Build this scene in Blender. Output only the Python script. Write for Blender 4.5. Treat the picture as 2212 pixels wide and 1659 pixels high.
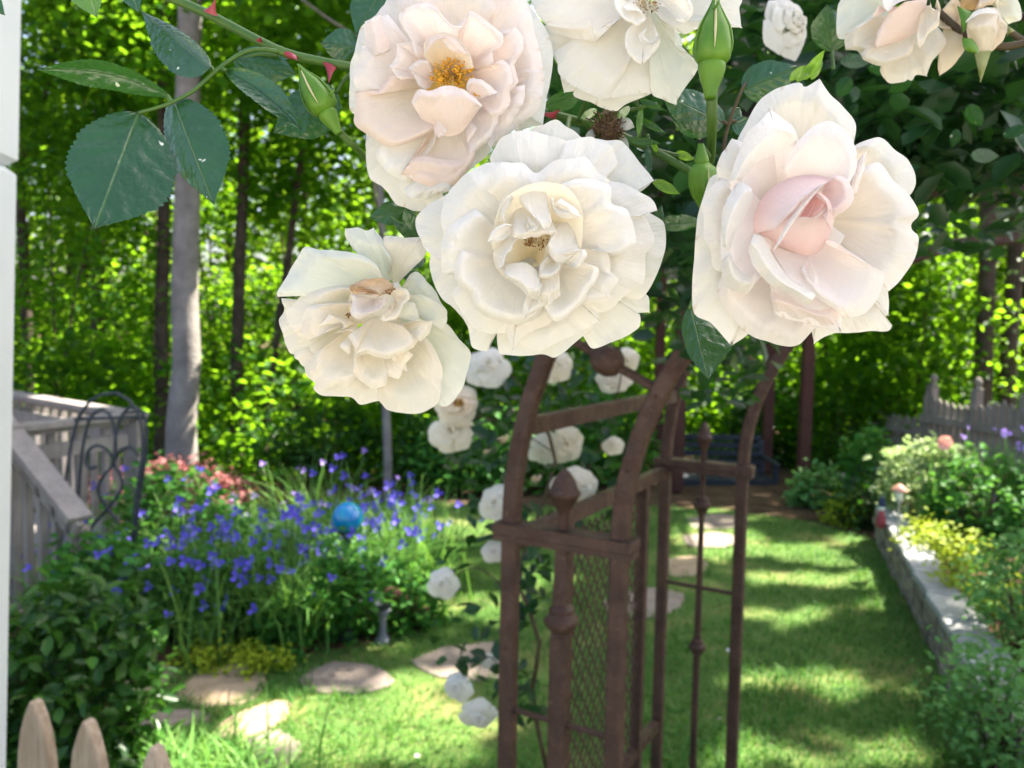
import bpy, math, random
import numpy as np
from mathutils import Vector, Matrix

for o in list(bpy.data.objects):
    bpy.data.objects.remove(o)
SC = bpy.context.scene
COL = SC.collection
RND = random.Random(11)
NP = np.random.default_rng(11)

# ------------------------------------------------------------------ camera
FPX, UC, VC = 1662.0, 1106.0, 829.5          # pixels of the 2212 x 1659 photograph
PITCH, ROLL, EYE = math.radians(4.1), math.radians(1.0), np.array([0.0, 0.0, 1.55])
F = np.array([0, math.cos(PITCH), -math.sin(PITCH)])
U0 = np.array([0, math.sin(PITCH), math.cos(PITCH)])
R0 = np.array([1.0, 0, 0])
U = U0 * math.cos(ROLL) - R0 * math.sin(ROLL)
R = R0 * math.cos(ROLL) + U0 * math.sin(ROLL)
cam_d = bpy.data.cameras.new('camera')
cam = bpy.data.objects.new('camera', cam_d)
COL.objects.link(cam)
M = Matrix(((R[0], U[0], -F[0], EYE[0]), (R[1], U[1], -F[1], EYE[1]), (R[2], U[2], -F[2], EYE[2]), (0, 0, 0, 1)))
cam.matrix_world = M
cam_d.sensor_width = 36
cam_d.lens = 36 * FPX / 2212
cam_d.clip_start, cam_d.clip_end = 0.02, 500
cam_d.dof.use_dof = True
cam_d.dof.focus_distance = 0.275
cam_d.dof.aperture_fstop = 17
SC.camera = cam

# ------------------------------------------------------------------ light
SUN_DIR = Vector((0.50, 0.34, 0.80)).normalized()
W_ = bpy.data.worlds.new('World')
SC.world = W_
W_.use_nodes = True
wn = W_.node_tree
sky = wn.nodes.new('ShaderNodeTexSky')
sky.sky_type = 'NISHITA'
sky.sun_disc = False
sky.sun_elevation = math.asin(SUN_DIR.z)
sky.sun_rotation = math.atan2(SUN_DIR.x, SUN_DIR.y)
sky.air_density, sky.dust_density, sky.ozone_density = 1.0, 5.0, 0.4
wn.links.new(sky.outputs[0], wn.nodes['Background'].inputs[0])
wn.nodes['Background'].inputs[1].default_value = 0.075
sun_d = bpy.data.lights.new('sun', 'SUN')
sun = bpy.data.objects.new('sun', sun_d)
COL.objects.link(sun)
sun.rotation_euler = SUN_DIR.to_track_quat('Z', 'Y').to_euler()
sun_d.energy, sun_d.angle, sun_d.color = 5.0, math.radians(0.5), (1.0, 0.93, 0.80)
SC.view_settings.view_transform = 'Standard'
SC.view_settings.look = 'None'
SC.view_settings.gamma = 1.0
SC.view_settings.exposure = 2.7
SC.render.engine = 'CYCLES'
SC.cycles.max_bounces, SC.cycles.diffuse_bounces, SC.cycles.transmission_bounces = 7, 5, 5
SC.cycles.glossy_bounces = 2
SC.cycles.sample_clamp_indirect = 6
SC.cycles.use_denoising = True

# ------------------------------------------------------------------ helpers
def W(u, v, d):
    """the world point seen at photo pixel (u, v), d metres in front of the eye"""
    return EYE + F * d + R * ((u - UC) / FPX * d) - U * ((v - VC) / FPX * d)

def G(u, v, z=0.0):
    """the world point seen at photo pixel (u, v) on the level plane at height z"""
    r = F + R * ((u - UC) / FPX) - U * ((v - VC) / FPX)
    return EYE + r * ((z - EYE[2]) / r[2])

def cr(pts, n):
    """smooth curve through pts, resampled to n points of even spacing"""
    P = np.array(pts, float)
    if len(P) == 2:
        t = np.linspace(0, 1, n)[:, None]
        return P[0] * (1 - t) + P[1] * t
    Q = np.vstack([2 * P[0] - P[1], P, 2 * P[-1] - P[-2]])
    out = []
    for i in range(1, len(Q) - 2):
        t = np.linspace(0, 1, 16, endpoint=False)[:, None]
        a, b, c, d = Q[i - 1], Q[i], Q[i + 1], Q[i + 2]
        tn = 0.43
        m1, m2 = tn * (c - a), tn * (d - b)
        h = (2*t**3 - 3*t**2 + 1)*b + (t**3 - 2*t**2 + t)*m1 + (-2*t**3 + 3*t**2)*c + (t**3 - t**2)*m2
        out.append(h)
    C = np.vstack(out + [P[-1:]])
    L = np.concatenate([[0], np.cumsum(np.linalg.norm(np.diff(C, axis=0), axis=1))])
    s = np.linspace(0, L[-1], n)
    return np.stack([np.interp(s, L, C[:, k]) for k in range(C.shape[1])], 1)

def wloc(o):
    p = np.zeros(3)
    while o is not None:
        p += np.array(o.location)
        o = o.parent
    return p

def mesh_obj(name, V, faces, mat, parent=None, col=None, uv=None, smooth=True, kind=None, origin=None):
    V = np.asarray(V, float)
    base = wloc(parent) if parent is not None else (np.zeros(3) if origin is None else np.asarray(origin, float))
    me = bpy.data.meshes.new(name)
    if isinstance(faces, np.ndarray):
        nf, k = faces.shape
        me.vertices.add(len(V)); me.vertices.foreach_set('co', (V - base).astype(np.float32).ravel())
        me.loops.add(nf * k); me.loops.foreach_set('vertex_index', faces.astype(np.int32).ravel())
        me.polygons.add(nf)
        me.polygons.foreach_set('loop_start', np.arange(0, nf * k, k, dtype=np.int32))
        me.update(calc_edges=True)
    else:
        me.from_pydata((V - base).tolist(), [], faces)
        me.update()
    if smooth:
        me.polygons.foreach_set('use_smooth', np.ones(len(me.polygons), bool))
    if col is not None:
        a = me.color_attributes.new('Col', 'FLOAT_COLOR', 'POINT')
        c = np.asarray(col, float)
        if c.ndim == 1:
            c = np.stack([c, c, c], 1)
        c = np.hstack([c, np.ones((len(c), 1))])
        a.data.foreach_set('color', c.astype(np.float32).ravel())
    if uv is not None:
        l = me.uv_layers.new(name='UV')
        idx = np.zeros(len(me.loops), np.int32); me.loops.foreach_get('vertex_index', idx)
        l.data.foreach_set('uv', np.asarray(uv, float)[idx].astype(np.float32).ravel())
    if isinstance(mat, (list, tuple)):
        for m in mat: me.materials.append(m)
    else:
        me.materials.append(mat)
    o = bpy.data.objects.new(name, me)
    COL.objects.link(o)
    if parent is not None:
        o.parent = parent
    elif origin is not None:
        o.location = origin
    if kind: o['kind'] = kind
    return o

def tag(o, label, cat, group=None):
    o['label'] = label; o['category'] = cat
    if group: o['group'] = group
    return o

def thing(name, loc, label, cat, group=None):
    o = bpy.data.objects.new(name, None)
    o.empty_display_size = 0.05
    COL.objects.link(o)
    o.location = tuple(float(x) for x in loc)
    return tag(o, label, cat, group)

class MB:
    """collects shapes that belong to one mesh"""
    def __init__(s): s.v = []; s.f = []; s.n = 0
    def add(s, V, Fc):
        V = np.asarray(V, float)
        s.v.append(V); s.f += [tuple(i + s.n for i in f) for f in Fc]; s.n += len(V)
        return s
    def box(s, c, ax, ay, az, hx, hy, hz):
        c, ax, ay, az = [np.asarray(q, float) for q in (c, ax, ay, az)]
        b = min(hx, hy, hz) * 0.22
        V = []
        for sz in (-1, 1):
            for (px, py) in ((-1,-1),(1,-1),(1,1),(-1,1)):
                V.append(c + ax*px*(hx-b) + ay*py*(hy-b) + az*sz*hz)
        for sz in (-1, 1):
            for (px, py) in ((-1,-1),(1,-1),(1,1),(-1,1)):
                V.append(c + ax*px*hx + ay*py*hy + az*sz*(hz-b))
        Fc = [(3,2,1,0),(4,5,6,7)]
        for i in range(4):
            j = (i+1) % 4
            Fc += [(i, j, 8+j, 8+i), (8+i, 8+j, 12+j, 12+i), (12+i, 12+j, 4+j, 4+i)]
        return s.add(V, Fc)
    def bar(s, p, q, w, h, up=(0,0,1)):
        """rectangular bar from p to q: w across, h along up"""
        p, q, up = np.asarray(p, float), np.asarray(q, float), np.asarray(up, float)
        az = q - p; L = np.linalg.norm(az); az = az / L
        ax = np.cross(up, az)
        if np.linalg.norm(ax) < 1e-4: ax = np.cross((0,1,0), az)
        ax /= np.linalg.norm(ax); ay = np.cross(az, ax)
        return s.box((p+q)/2, ax, ay, az, w/2, h/2, L/2)
    def tube(s, pts, rad, n=8, cap=True):
        P = np.asarray(pts, float); m = len(P)
        rad = np.full(m, rad) if np.isscalar(rad) else np.interp(np.linspace(0,1,m), np.linspace(0,1,len(rad)), rad)
        T = np.gradient(P, axis=0); T /= np.linalg.norm(T, axis=1)[:, None] + 1e-12
        ref = np.array([0.13, 0.2, 0.97]) if abs(T[0][2]) < 0.9 else np.array([0.97, 0.2, 0.1])
        V = []; Fc = []
        a = np.cross(T[0], ref); a /= np.linalg.norm(a)
        for i in range(m):
            a = a - T[i] * np.dot(a, T[i]); a /= np.linalg.norm(a)
            b = np.cross(T[i], a)
            for k in range(n):
                th = 2*math.pi*k/n
                V.append(P[i] + (a*math.cos(th) + b*math.sin(th)) * rad[i])
        for i in range(m-1):
            for k in range(n):
                k2 = (k+1) % n
                Fc.append((i*n+k, i*n+k2, (i+1)*n+k2, (i+1)*n+k))
        if cap:
            Fc.append(tuple(range(n-1, -1, -1))); Fc.append(tuple((m-1)*n+k for k in range(n)))
        return s.add(V, Fc)
    def lathe(s, p, axis, prof, n=16, mod=None, flat=None):
        """profile [(r, h)...] turned about axis through p"""
        p = np.asarray(p, float); ax = np.asarray(axis, float); ax = ax/np.linalg.norm(ax)
        a = np.cross(ax, (0.3,0.9,0.2)); a /= np.linalg.norm(a)
        if flat is not None: a = np.asarray(flat, float)
        b = np.cross(ax, a)
        V = []; Fc = []
        for i, (r, h) in enumerate(prof):
            for k in range(n):
                th = 2*math.pi*(k+.5)/n
                rr = r*(mod(th, i/(len(prof)-1)) if mod else 1)
                V.append(p + ax*h + (a*math.cos(th)+b*math.sin(th))*rr)
        for i in range(len(prof)-1):
            for k in range(n):
                k2 = (k+1) % n
                Fc.append((i*n+k, i*n+k2, (i+1)*n+k2, (i+1)*n+k))
        Fc.append(tuple(range(n-1,-1,-1))); Fc.append(tuple((len(prof)-1)*n+k for k in range(n)))
        return s.add(V, Fc)
    def ball(s, c, r, sq=(1,1,1), n=10):
        V = []; Fc = []
        for i in range(n+1):
            ph = math.pi*i/n
            for k in range(n*2):
                th = math.pi*k/n
                V.append(np.asarray(c) + np.array([math.sin(ph)*math.cos(th)*sq[0], math.sin(ph)*math.sin(th)*sq[1], math.cos(ph)*sq[2]])*r)
        m = n*2
        for i in range(n):
            for k in range(m):
                Fc.append((i*m+k, (i+1)*m+k, (i+1)*m+(k+1) % m, i*m+(k+1) % m))
        return s.add(V, Fc)
    def prism(s, poly, z0, z1, inset=0.0):
        """upright slab from a ground polygon"""
        P = np.asarray(poly, float); n = len(P); c = P[:, :2].mean(0)
        zz = lambda z: z if np.ndim(z) else np.full(n, z)
        V = [(*p[:2], a) for p, a in zip(P, zz(z0))] + [(*p[:2], a) for p, a in zip(P, zz(z1) - min(0.008, abs(np.mean(zz(z1)-zz(z0)))*.3))]
        V += [(*(c+(p[:2]-c)*(1-0.035-inset)), a) for p, a in zip(P, zz(z1))]
        Fc = []
        for i in range(n):
            j = (i+1) % n
            Fc += [(i, j, n+j, n+i), (n+i, n+j, 2*n+j, 2*n+i)]
        Fc.append(tuple(2*n+i for i in range(n)))
        return s.add(V, Fc)
    def build(s, name, mat, parent=None, smooth=False, origin=None, kind=None, auto=None):
        o = mesh_obj(name, np.vstack(s.v), s.f, mat, parent, smooth=smooth, origin=origin, kind=kind)
        if auto is not None:
            me = o.data
            for e in me.polygons: e.use_smooth = True
            me.set_sharp_from_angle(angle=math.radians(auto))
        return o

# ------------------------------------------------------------------ materials
def mat_base(name):
    m = bpy.data.materials.new(name); m.use_nodes = True
    nt = m.node_tree
    return m, nt, nt.nodes, nt.links, nt.nodes['Principled BSDF']

def mixrgb(nt, fac, a, b, typ='MIX'):
    n = nt.nodes.new('ShaderNodeMix'); n.data_type = 'RGBA'; n.blend_type = typ
    for k, v in ((0, fac), (6, a), (7, b)):
        if hasattr(v, 'links') or hasattr(v, 'is_linked'): nt.links.new(v, n.inputs[k])
        elif k == 0: n.inputs[0].default_value = v
        else: n.inputs[k].default_value = (*v, 1)
    return n.outputs[2]

def noise(nt, scale, detail=4, rough=.55, vec=None, coord='Object'):
    tc = nt.nodes.new('ShaderNodeTexCoord')
    n = nt.nodes.new('ShaderNodeTexNoise')
    n.inputs['Scale'].default_value = scale; n.inputs['Detail'].default_value = detail; n.inputs['Roughness'].default_value = rough
    nt.links.new(vec if vec is not None else tc.outputs[coord], n.inputs['Vector'])
    return n.outputs['Fac']

def ramp(nt, fac, stops):
    n = nt.nodes.new('ShaderNodeValToRGB')
    e = n.color_ramp.elements
    while len(e) < len(stops): e.new(0.5)
    for el, (p, c) in zip(e, stops):
        el.position = p; el.color = (*c, 1) if len(c) == 3 else c
    nt.links.new(fac, n.inputs[0])
    return n.outputs[0]

def bump(nt, h, strength, dist):
    b = nt.nodes.new('ShaderNodeBump')
    b.inputs['Strength'].default_value = strength; b.inputs['Distance'].default_value = dist
    nt.links.new(h, b.inputs['Height'])
    return b.outputs[0]

def mat_rust():
    m, nt, N, L, P = mat_base('rust_iron')
    a = ramp(nt, noise(nt, 16, 6, .65), [(.30, (.036,.019,.013)), (.52, (.060,.029,.020)), (.74, (.088,.047,.033))])
    sp = ramp(nt, noise(nt, 130, 4, .6), [(.60, (0,0,0)), (.72, (.7,.7,.7))])
    c = mixrgb(nt, sp, a, (.19,.125,.085))
    dk = ramp(nt, noise(nt, 48, 5), [(.28, (.6,.6,.6)), (.42, (0,0,0))])
    c = mixrgb(nt, dk, c, (.022,.014,.011))
    L.new(c, P.inputs['Base Color'])
    L.new(ramp(nt, noise(nt, 30, 4), [(.35, (.42,.42,.42)), (.65, (.8,.8,.8))]), P.inputs['Roughness'])
    P.inputs['Specular IOR Level'].default_value = .4
    L.new(bump(nt, noise(nt, 150, 6, .7), .9, .002), P.inputs['Normal'])
    return m

def mat_mottled(name, c1, c2, scale=8, rough=.7, spec=.3, bstr=.3, bdist=.004, c3=None, metallic=0, detail=6):
    m, nt, N, L, P = mat_base(name)
    n = noise(nt, scale, detail)
    st = [(.32, c1), (.68, c2)] if c3 is None else [(.3, c1), (.55, c2), (.72, c3)]
    L.new(ramp(nt, n, st), P.inputs['Base Color'])
    P.inputs['Roughness'].default_value = rough
    P.inputs['Specular IOR Level'].default_value = spec
    P.inputs['Metallic'].default_value = metallic
    n2 = noise(nt, scale*6, 5)
    L.new(bump(nt, n2, bstr, bdist), P.inputs['Normal'])
    return m

def mat_wood(name, c1, c2, scale=10):
    m, nt, N, L, P = mat_base(name)
    tc = N.new('ShaderNodeTexCoord'); mp = N.new('ShaderNodeMapping'); mp.inputs['Scale'].default_value = (9, 9, .8)
    L.new(tc.outputs['Object'], mp.inputs[0])
    gr = noise(nt, scale, 6, .65, vec=mp.outputs[0]); bl = noise(nt, 5, 4)
    c = mixrgb(nt, ramp(nt, bl, [(.4, (0,0,0)), (.75, (.6,.6,.6))]), ramp(nt, gr, [(.32, c1), (.66, c2)]), tuple(x*.62 for x in c1))
    L.new(c, P.inputs['Base Color']); P.inputs['Roughness'].default_value = .85; P.inputs['Specular IOR Level'].default_value = .15
    L.new(bump(nt, gr, .7, .004), P.inputs['Normal'])
    return m

def mat_foliage(name, dark, light, trans, tfac=.45, rough=.55, spec=.18, sheen=0):
    """leaf: colour runs from dark to light with the random value each leaf carries"""
    m, nt, N, L, P = mat_base(name)
    at = N.new('ShaderNodeAttribute'); at.attribute_name = 'Col'
    c = mixrgb(nt, at.outputs['Fac'], dark, light)
    L.new(c, P.inputs['Base Color'])
    P.inputs['Roughness'].default_value = rough; P.inputs['Specular IOR Level'].default_value = spec
    tr = N.new('ShaderNodeBsdfTranslucent')
    L.new(mixrgb(nt, at.outputs['Fac'], tuple(x*.6 for x in trans), trans), tr.inputs[0])
    mx = N.new('ShaderNodeMixShader'); mx.inputs[0].default_value = tfac
    L.new(P.outputs[0], mx.inputs[1]); L.new(tr.outputs[0], mx.inputs[2])
    L.new(mx.outputs[0], N['Material Output'].inputs[0])
    return m

def mat_petal(name, trans=.42):
    m, nt, N, L, P = mat_base(name)
    at = N.new('ShaderNodeAttribute'); at.attribute_name = 'Col'
    sp = noise(nt, 420, 2)
    c = mixrgb(nt, ramp(nt, sp, [(.78, (0,0,0)), (.84, (.5,.5,.5))]), at.outputs['Color'], (.62, .47, .30))
    L.new(c, P.inputs['Base Color'])
    P.inputs['Roughness'].default_value = .55; P.inputs['Specular IOR Level'].default_value = .25
    P.inputs['Sheen Weight'].default_value = .06
    uvn = N.new('ShaderNodeUVMap')
    mp = N.new('ShaderNodeMapping'); mp.inputs['Scale'].default_value = (26, 3, 1)
    L.new(uvn.outputs[0], mp.inputs[0])
    vein = noise(nt, 1.6, 3, .5, vec=mp.outputs[0])
    soft = noise(nt, 95, 3)
    ad = N.new('ShaderNodeMath'); ad.operation = 'MULTIPLY_ADD'; ad.inputs[1].default_value = .45
    L.new(vein, ad.inputs[0]); L.new(soft, ad.inputs[2])
    L.new(bump(nt, ad.outputs[0], .55, .0024), P.inputs['Normal'])
    tr = N.new('ShaderNodeBsdfTranslucent'); L.new(c, tr.inputs[0])
    mx = N.new('ShaderNodeMixShader'); mx.inputs[0].default_value = trans
    L.new(P.outputs[0], mx.inputs[1]); L.new(tr.outputs[0], mx.inputs[2])
    L.new(mx.outputs[0], N['Material Output'].inputs[0])
    return m

def mat_roseleaf(name, c1, c2, veincol, tr_c, tfac=.20, rough=.26, spec=.75, coat=.2):
    m, nt, N, L, P = mat_base(name)
    uvn = N.new('ShaderNodeUVMap'); sx = N.new('ShaderNodeSeparateXYZ'); L.new(uvn.outputs[0], sx.inputs[0])
    def mth(op, a, b=None, c=None):
        n = N.new('ShaderNodeMath'); n.operation = op
        for k, v in enumerate((a, b, c)):
            if v is None: continue
            if hasattr(v, 'is_linked'): L.new(v, n.inputs[k])
            else: n.inputs[k].default_value = v
        return n.outputs[0]
    s = mth('ABSOLUTE', sx.outputs[0])
    n1 = noise(nt, 55, 3)
    ph = mth('MULTIPLY_ADD', s, -3.2, mth('MULTIPLY', sx.outputs[1], 8.5))
    ph = mth('MULTIPLY_ADD', n1, 1.5, ph)
    ph = mth('MULTIPLY_ADD', mth('MULTIPLY', s, s), .9, ph)
    side = mth('PINGPONG', ph, .5)
    sidev = mth('SUBTRACT', 1.0, mth('MINIMUM', mth('MULTIPLY', side, 9), 1.0))
    midv = mth('SUBTRACT', 1.0, mth('MINIMUM', mth('MULTIPLY', s, 26), 1.0))
    veins = midv
    base = ramp(nt, noise(nt, 30, 5), [(.35, c1), (.65, c2)])
    base = mixrgb(nt, mth('MULTIPLY', veins, .8), base, veincol)
    fleck = ramp(nt, noise(nt, 260, 1), [(.76, (0,0,0)), (.79, (1,1,1))])
    base = mixrgb(nt, fleck, base, (.75,.78,.66))
    L.new(base, P.inputs['Base Color'])
    P.inputs['Roughness'].default_value = rough; P.inputs['Specular IOR Level'].default_value = spec
    P.inputs['Coat Weight'].default_value = coat; P.inputs['Coat Roughness'].default_value = .25
    vo = N.new('ShaderNodeTexVoronoi'); vo.inputs['Scale'].default_value = 330; tco = N.new('ShaderNodeTexCoord'); L.new(tco.outputs['Object'], vo.inputs['Vector'])
    h = mth('MULTIPLY_ADD', sidev, -.05, mth('MULTIPLY_ADD', midv, -.6, mth('MULTIPLY_ADD', vo.outputs['Distance'], -.5, noise(nt, 170, 4))))
    L.new(bump(nt, h, .7, .0011), P.inputs['Normal'])
    t = N.new('ShaderNodeBsdfTranslucent'); t.inputs[0].default_value = (*tr_c, 1)
    mx = N.new('ShaderNodeMixShader'); mx.inputs[0].default_value = tfac
    L.new(P.outputs[0], mx.inputs[1]); L.new(t.outputs[0], mx.inputs[2])
    L.new(mx.outputs[0], N['Material Output'].inputs[0])
    return m

PETAL = mat_petal('rose_petal')
LEAF = mat_roseleaf('rose_leaf', (.010,.060,.014), (.022,.092,.020), (.09,.19,.04), (.10,.30,.03))
LEAFSH = mat_roseleaf('shaded_rose_leaf', (.005,.034,.010), (.012,.058,.015), (.06,.13,.04), (.08,.26,.02), .2, rough=.5, spec=.2, coat=0)  # darker, duller copy of the rose leaf, paints shade without sky sheen
LEAFY = mat_roseleaf('young_rose_leaf', (.10,.24,.02), (.14,.30,.03), (.20,.30,.06), (.30,.55,.04), .4)
LEAFD = mat_foliage('climber_leaf', (.006,.032,.012), (.020,.072,.022), (.07,.22,.02), .25, .36, .42)
CANE = mat_mottled('cane_green', (.035,.095,.012), (.075,.15,.025), 60, .45, .4, .15, .0006)
CANEB = mat_mottled('cane_brown', (.05,.035,.02), (.10,.08,.04), 60, .6, .3, .3, .001)
THORN = mat_mottled('thorn_red', (.22,.02,.035), (.34,.05,.06), 90, .4, .4, .05, .0005)
BUDG = mat_mottled('bud_green', (.055,.155,.010), (.11,.235,.018), 70, .45, .35, .2, .0008)
BUDE = mat_mottled('bud_edge', (.45,.42,.22), (.55,.50,.30), 90, .6, .2, .1, .0005)
STAM = mat_mottled('stamen_gold', (.66,.38,.03), (.84,.58,.08), 300, .6, .2, .2, .0005)
ANTH = mat_mottled('anther_amber', (.50,.22,.015), (.72,.38,.03), 300, .6, .2, .2, .0005)
STAMB = mat_mottled('stamen_brown', (.16,.07,.02), (.30,.15,.04), 300, .7, .2, .2, .0005)
STAMT = mat_mottled('stamen_tan', (.55,.42,.20), (.70,.58,.32), 300, .7, .2, .2, .0005)
DRY = mat_mottled('dried_brown', (.07,.045,.025), (.16,.10,.055), 300, .8, .1, .4, .001)
WOOL = mat_mottled('woolly_sepal', (.30,.34,.22), (.48,.46,.38), 200, .9, .1, .5, .001)
RUST = mat_rust()
BARKG = mat_mottled('bark_grey', (.165,.15,.138), (.29,.265,.245), 5, .9, .1, .6, .02)
BARKD = mat_mottled('bark_dark', (.045,.034,.026), (.10,.078,.06), 6, .9, .1, .8, .03)
WOODS = mat_foliage('woods_leaf', (.007,.045,.005), (.030,.115,.009), (.34,.68,.02), .5)
WOODF = mat_foliage('far_woods_leaf', (.018,.065,.008), (.05,.135,.014), (.36,.60,.03), .5)
CANOPY = mat_foliage('added_canopy_leaf', (.03,.07,.01), (.05,.12,.015), (.16,.30,.02), .3)
SHRUB = mat_foliage('glossy_shrub_leaf', (.006,.034,.010), (.055,.15,.018), (.10,.30,.02), .2, .36, .28)
HERB = mat_foliage('herb_leaf', (.022,.105,.016), (.07,.235,.035), (.16,.40,.05), .35)
BLUEG = mat_foliage('blue_green_leaf', (.065,.20,.05), (.19,.39,.11), (.20,.44,.07), .3)
LIME = mat_foliage('lime_leaf', (.16,.26,.015), (.36,.44,.025), (.45,.55,.03), .3)
PALE = mat_foliage('pale_leaf', (.16,.26,.08), (.38,.46,.22), (.40,.55,.20), .35)
STRAP = mat_foliage('strap_leaf', (.06,.19,.035), (.20,.37,.09), (.24,.48,.06), .35)
REDL = mat_foliage('red_leaf', (.15,.04,.045), (.46,.20,.19), (.42,.14,.13), .3)
GRASS = mat_foliage('lawn_blade', (.025,.125,.020), (.135,.27,.055), (.15,.36,.04), .35)
BLUEF = mat_foliage('violet_blue_petal', (.060,.045,.48), (.17,.12,.72), (.16,.10,.75), .3, .6, .2)
LILAC_SUN = mat_foliage('lilac_and_sunlit_petal', (.28,.16,.68), (.50,.34,.80), (.40,.25,.8), .3, .6, .2)  # lilac of the irises; on spiderworts it paints sunlight onto violet petals
PINKF = mat_foliage('salmon_petal', (.75,.28,.24), (.80,.45,.40), (.8,.35,.3), .3, .6, .2)
SOIL = mat_mottled('leaf_litter', (.035,.024,.015), (.085,.055,.032), 3, .95, .1, .8, .03, c3=(.14,.09,.05))
MULCH = mat_mottled('bark_mulch', (.05,.026,.016), (.12,.06,.038), 30, .95, .1, .9, .02)
STONEA = mat_mottled('flagstone_tan', (.225,.165,.10), (.36,.27,.175), 9, .85, .2, .8, .008, c3=(.29,.225,.155))
STONEB = mat_mottled('flagstone_mauve', (.16,.13,.105), (.26,.21,.17), 9, .85, .2, .8, .008, c3=(.21,.175,.155))
WALLS = mat_mottled('wall_stone', (.11,.095,.07), (.27,.23,.18), 9, .9, .2, .8, .01, c3=(.20,.18,.16))
CAPS = mat_mottled('cap_stone', (.24,.24,.24), (.40,.40,.39), 12, .85, .2, .9, .01)
WHITE = mat_mottled('white_vinyl', (.62,.66,.70), (.68,.71,.74), 3, .42, .4, .03, .002)
DECK = mat_wood('deck_paint', (.24,.215,.205), (.31,.28,.26), 4)
CEDAR = mat_wood('weathered_picket', (.34,.25,.175), (.52,.41,.31), 14)
GREYF = mat_wood('grey_fence', (.22,.19,.16), (.35,.305,.26), 6)
REDP = mat_mottled('red_post', (.055,.023,.017), (.09,.036,.027), 6, .75, .2, .3, .004)
IRON = mat_mottled('dark_iron', (.018,.024,.035), (.035,.042,.055), 20, .5, .4, .2, .001)
SLATE = mat_mottled('slate_paint', (.020,.025,.032), (.032,.039,.048), 8, .6, .3, .2, .002)

# ------------------------------------------------------------------ foliage builders
# patches of ground, bed and rail lit through holes cut into the tree crowns for them: (point, half width x, half depth y)
LIT = [(G(620,1560), .30, .11), (G(430,1600,.2), .28, .16), (G(790,1622), .24, .08), (G(960,1565), .16, .12), (G(960,1140), .62, .24), (G(905,1225), .32, .10),
       (G(1010,1310), .34, .12), (G(1160,1250), .2, .15), (W(600,1095,4.8), .46, .24), (W(410,730,8.0), .22, .3), (W(400,1040,5.6), .55, .2), (W(100,885,5.4), .5, .4),
       (G(1700,1195), .62, .13), (G(1830,1215), .3, .12), (G(1740,1250), .42, .07), (G(1550,1165), .26, .34), (G(1745,1480), .28, .055), (G(1560,1108), .3, .16), (G(1900,1632), .18, .05),
       (G(1690,1335), .22, .06), (W(1990,1060,5.6), .36, .3), (W(2030,1190,4.7), .34, .28), (G(720,1540), .1, .08)]
_g = np.random.default_rng(21)
for _k in range(60):                                  # random holes cut in the crowns to drop sunbeams into the wood
    _y = _g.uniform(8.8, 14)
    LIT.append((np.array([_g.uniform(-.75, .8)*_y, _y, _g.uniform(.3, 5.2)]), _g.uniform(.2, .95), _g.uniform(.2, .9)))
LIT += [(W(2120,1150,4.7), .4, .3), (W(2180,1330,3.5), .25, .2), (W(760,1220,3.9), .28, .2), (W(850,1190,4.4), .22, .2), (G(1640,1640), .12, .06), (G(880,1480), .12, .07), (W(340,1130,4.3), .25, .2)]
LIT.append((W(1530, 885, 9.9), .3, .3))
SD = np.array(SUN_DIR)
def carve(C, seed=0):  # cuts crown leaves away along the sun line to light chosen patches
    g = np.random.default_rng(seed+7)
    keep = np.ones(len(C), bool)
    for q, rx, ry in LIT:
        P = C - SD[None]*((C[:, 2]-q[2])/SD[2])[:, None]
        dx, dy = (P[:, 0]-q[0])/(rx+.10), (P[:, 1]-q[1])/(ry+.10)
        an = np.arctan2(dy, dx)
        d = np.hypot(dx, dy) + .20*np.sin(5*an+q[0]*9) + .20*np.sin(3*an-q[1]*7) + .12*np.sin(9*an+q[1]*5) + g.normal(size=len(C))*.10
        keep &= ~((d < 1.06) & (C[:, 2] > q[2]+1.2))
    return keep
def leaf_mesh(name, C, size, mat, parent=None, seed=0, asp=.30, upb=.5, fold=.25, kind=None, origin=None, droop=0.0, axis=None, vcol=None):
    g = np.random.default_rng(seed + 5)
    C = np.asarray(C, float); n = len(C)
    s = np.asarray(size, float) * np.ones(n) * g.uniform(.7, 1.25, n)
    nr = g.normal(size=(n, 3)); nr[:, 2] = np.abs(nr[:, 2]) * (1 + 0) + upb
    nr /= np.linalg.norm(nr, axis=1)[:, None]
    a = g.normal(size=(n, 3)) if axis is None else np.asarray(axis, float) + g.normal(size=(n, 3)) * .35
    a[:, 2] -= droop
    a -= nr * (a * nr).sum(1)[:, None]; a /= np.linalg.norm(a, axis=1)[:, None]
    b = np.cross(nr, a)
    S = s[:, None]; w = S * asp
    V = np.stack([C - a*S*.5, C - a*S*.18 + b*w*.85 + nr*w*fold, C + a*S*.18 + b*w*.72 + nr*w*fold,
                  C + a*S*.5 - nr*S*.08, C + a*S*.18 - b*w*.72 + nr*w*fold, C - a*S*.18 - b*w*.85 + nr*w*fold], 1).reshape(-1, 3)
    i = np.arange(n)[:, None] * 6
    Fc = np.concatenate([i + np.array([0, 1, 2, 3]), i + np.array([0, 3, 4, 5])], 0)
    c = np.repeat(g.uniform(0, 1, n) if vcol is None else vcol, 6)
    return mesh_obj(name, V, Fc, mat, parent, col=c, smooth=False, kind=kind, origin=origin)

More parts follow.
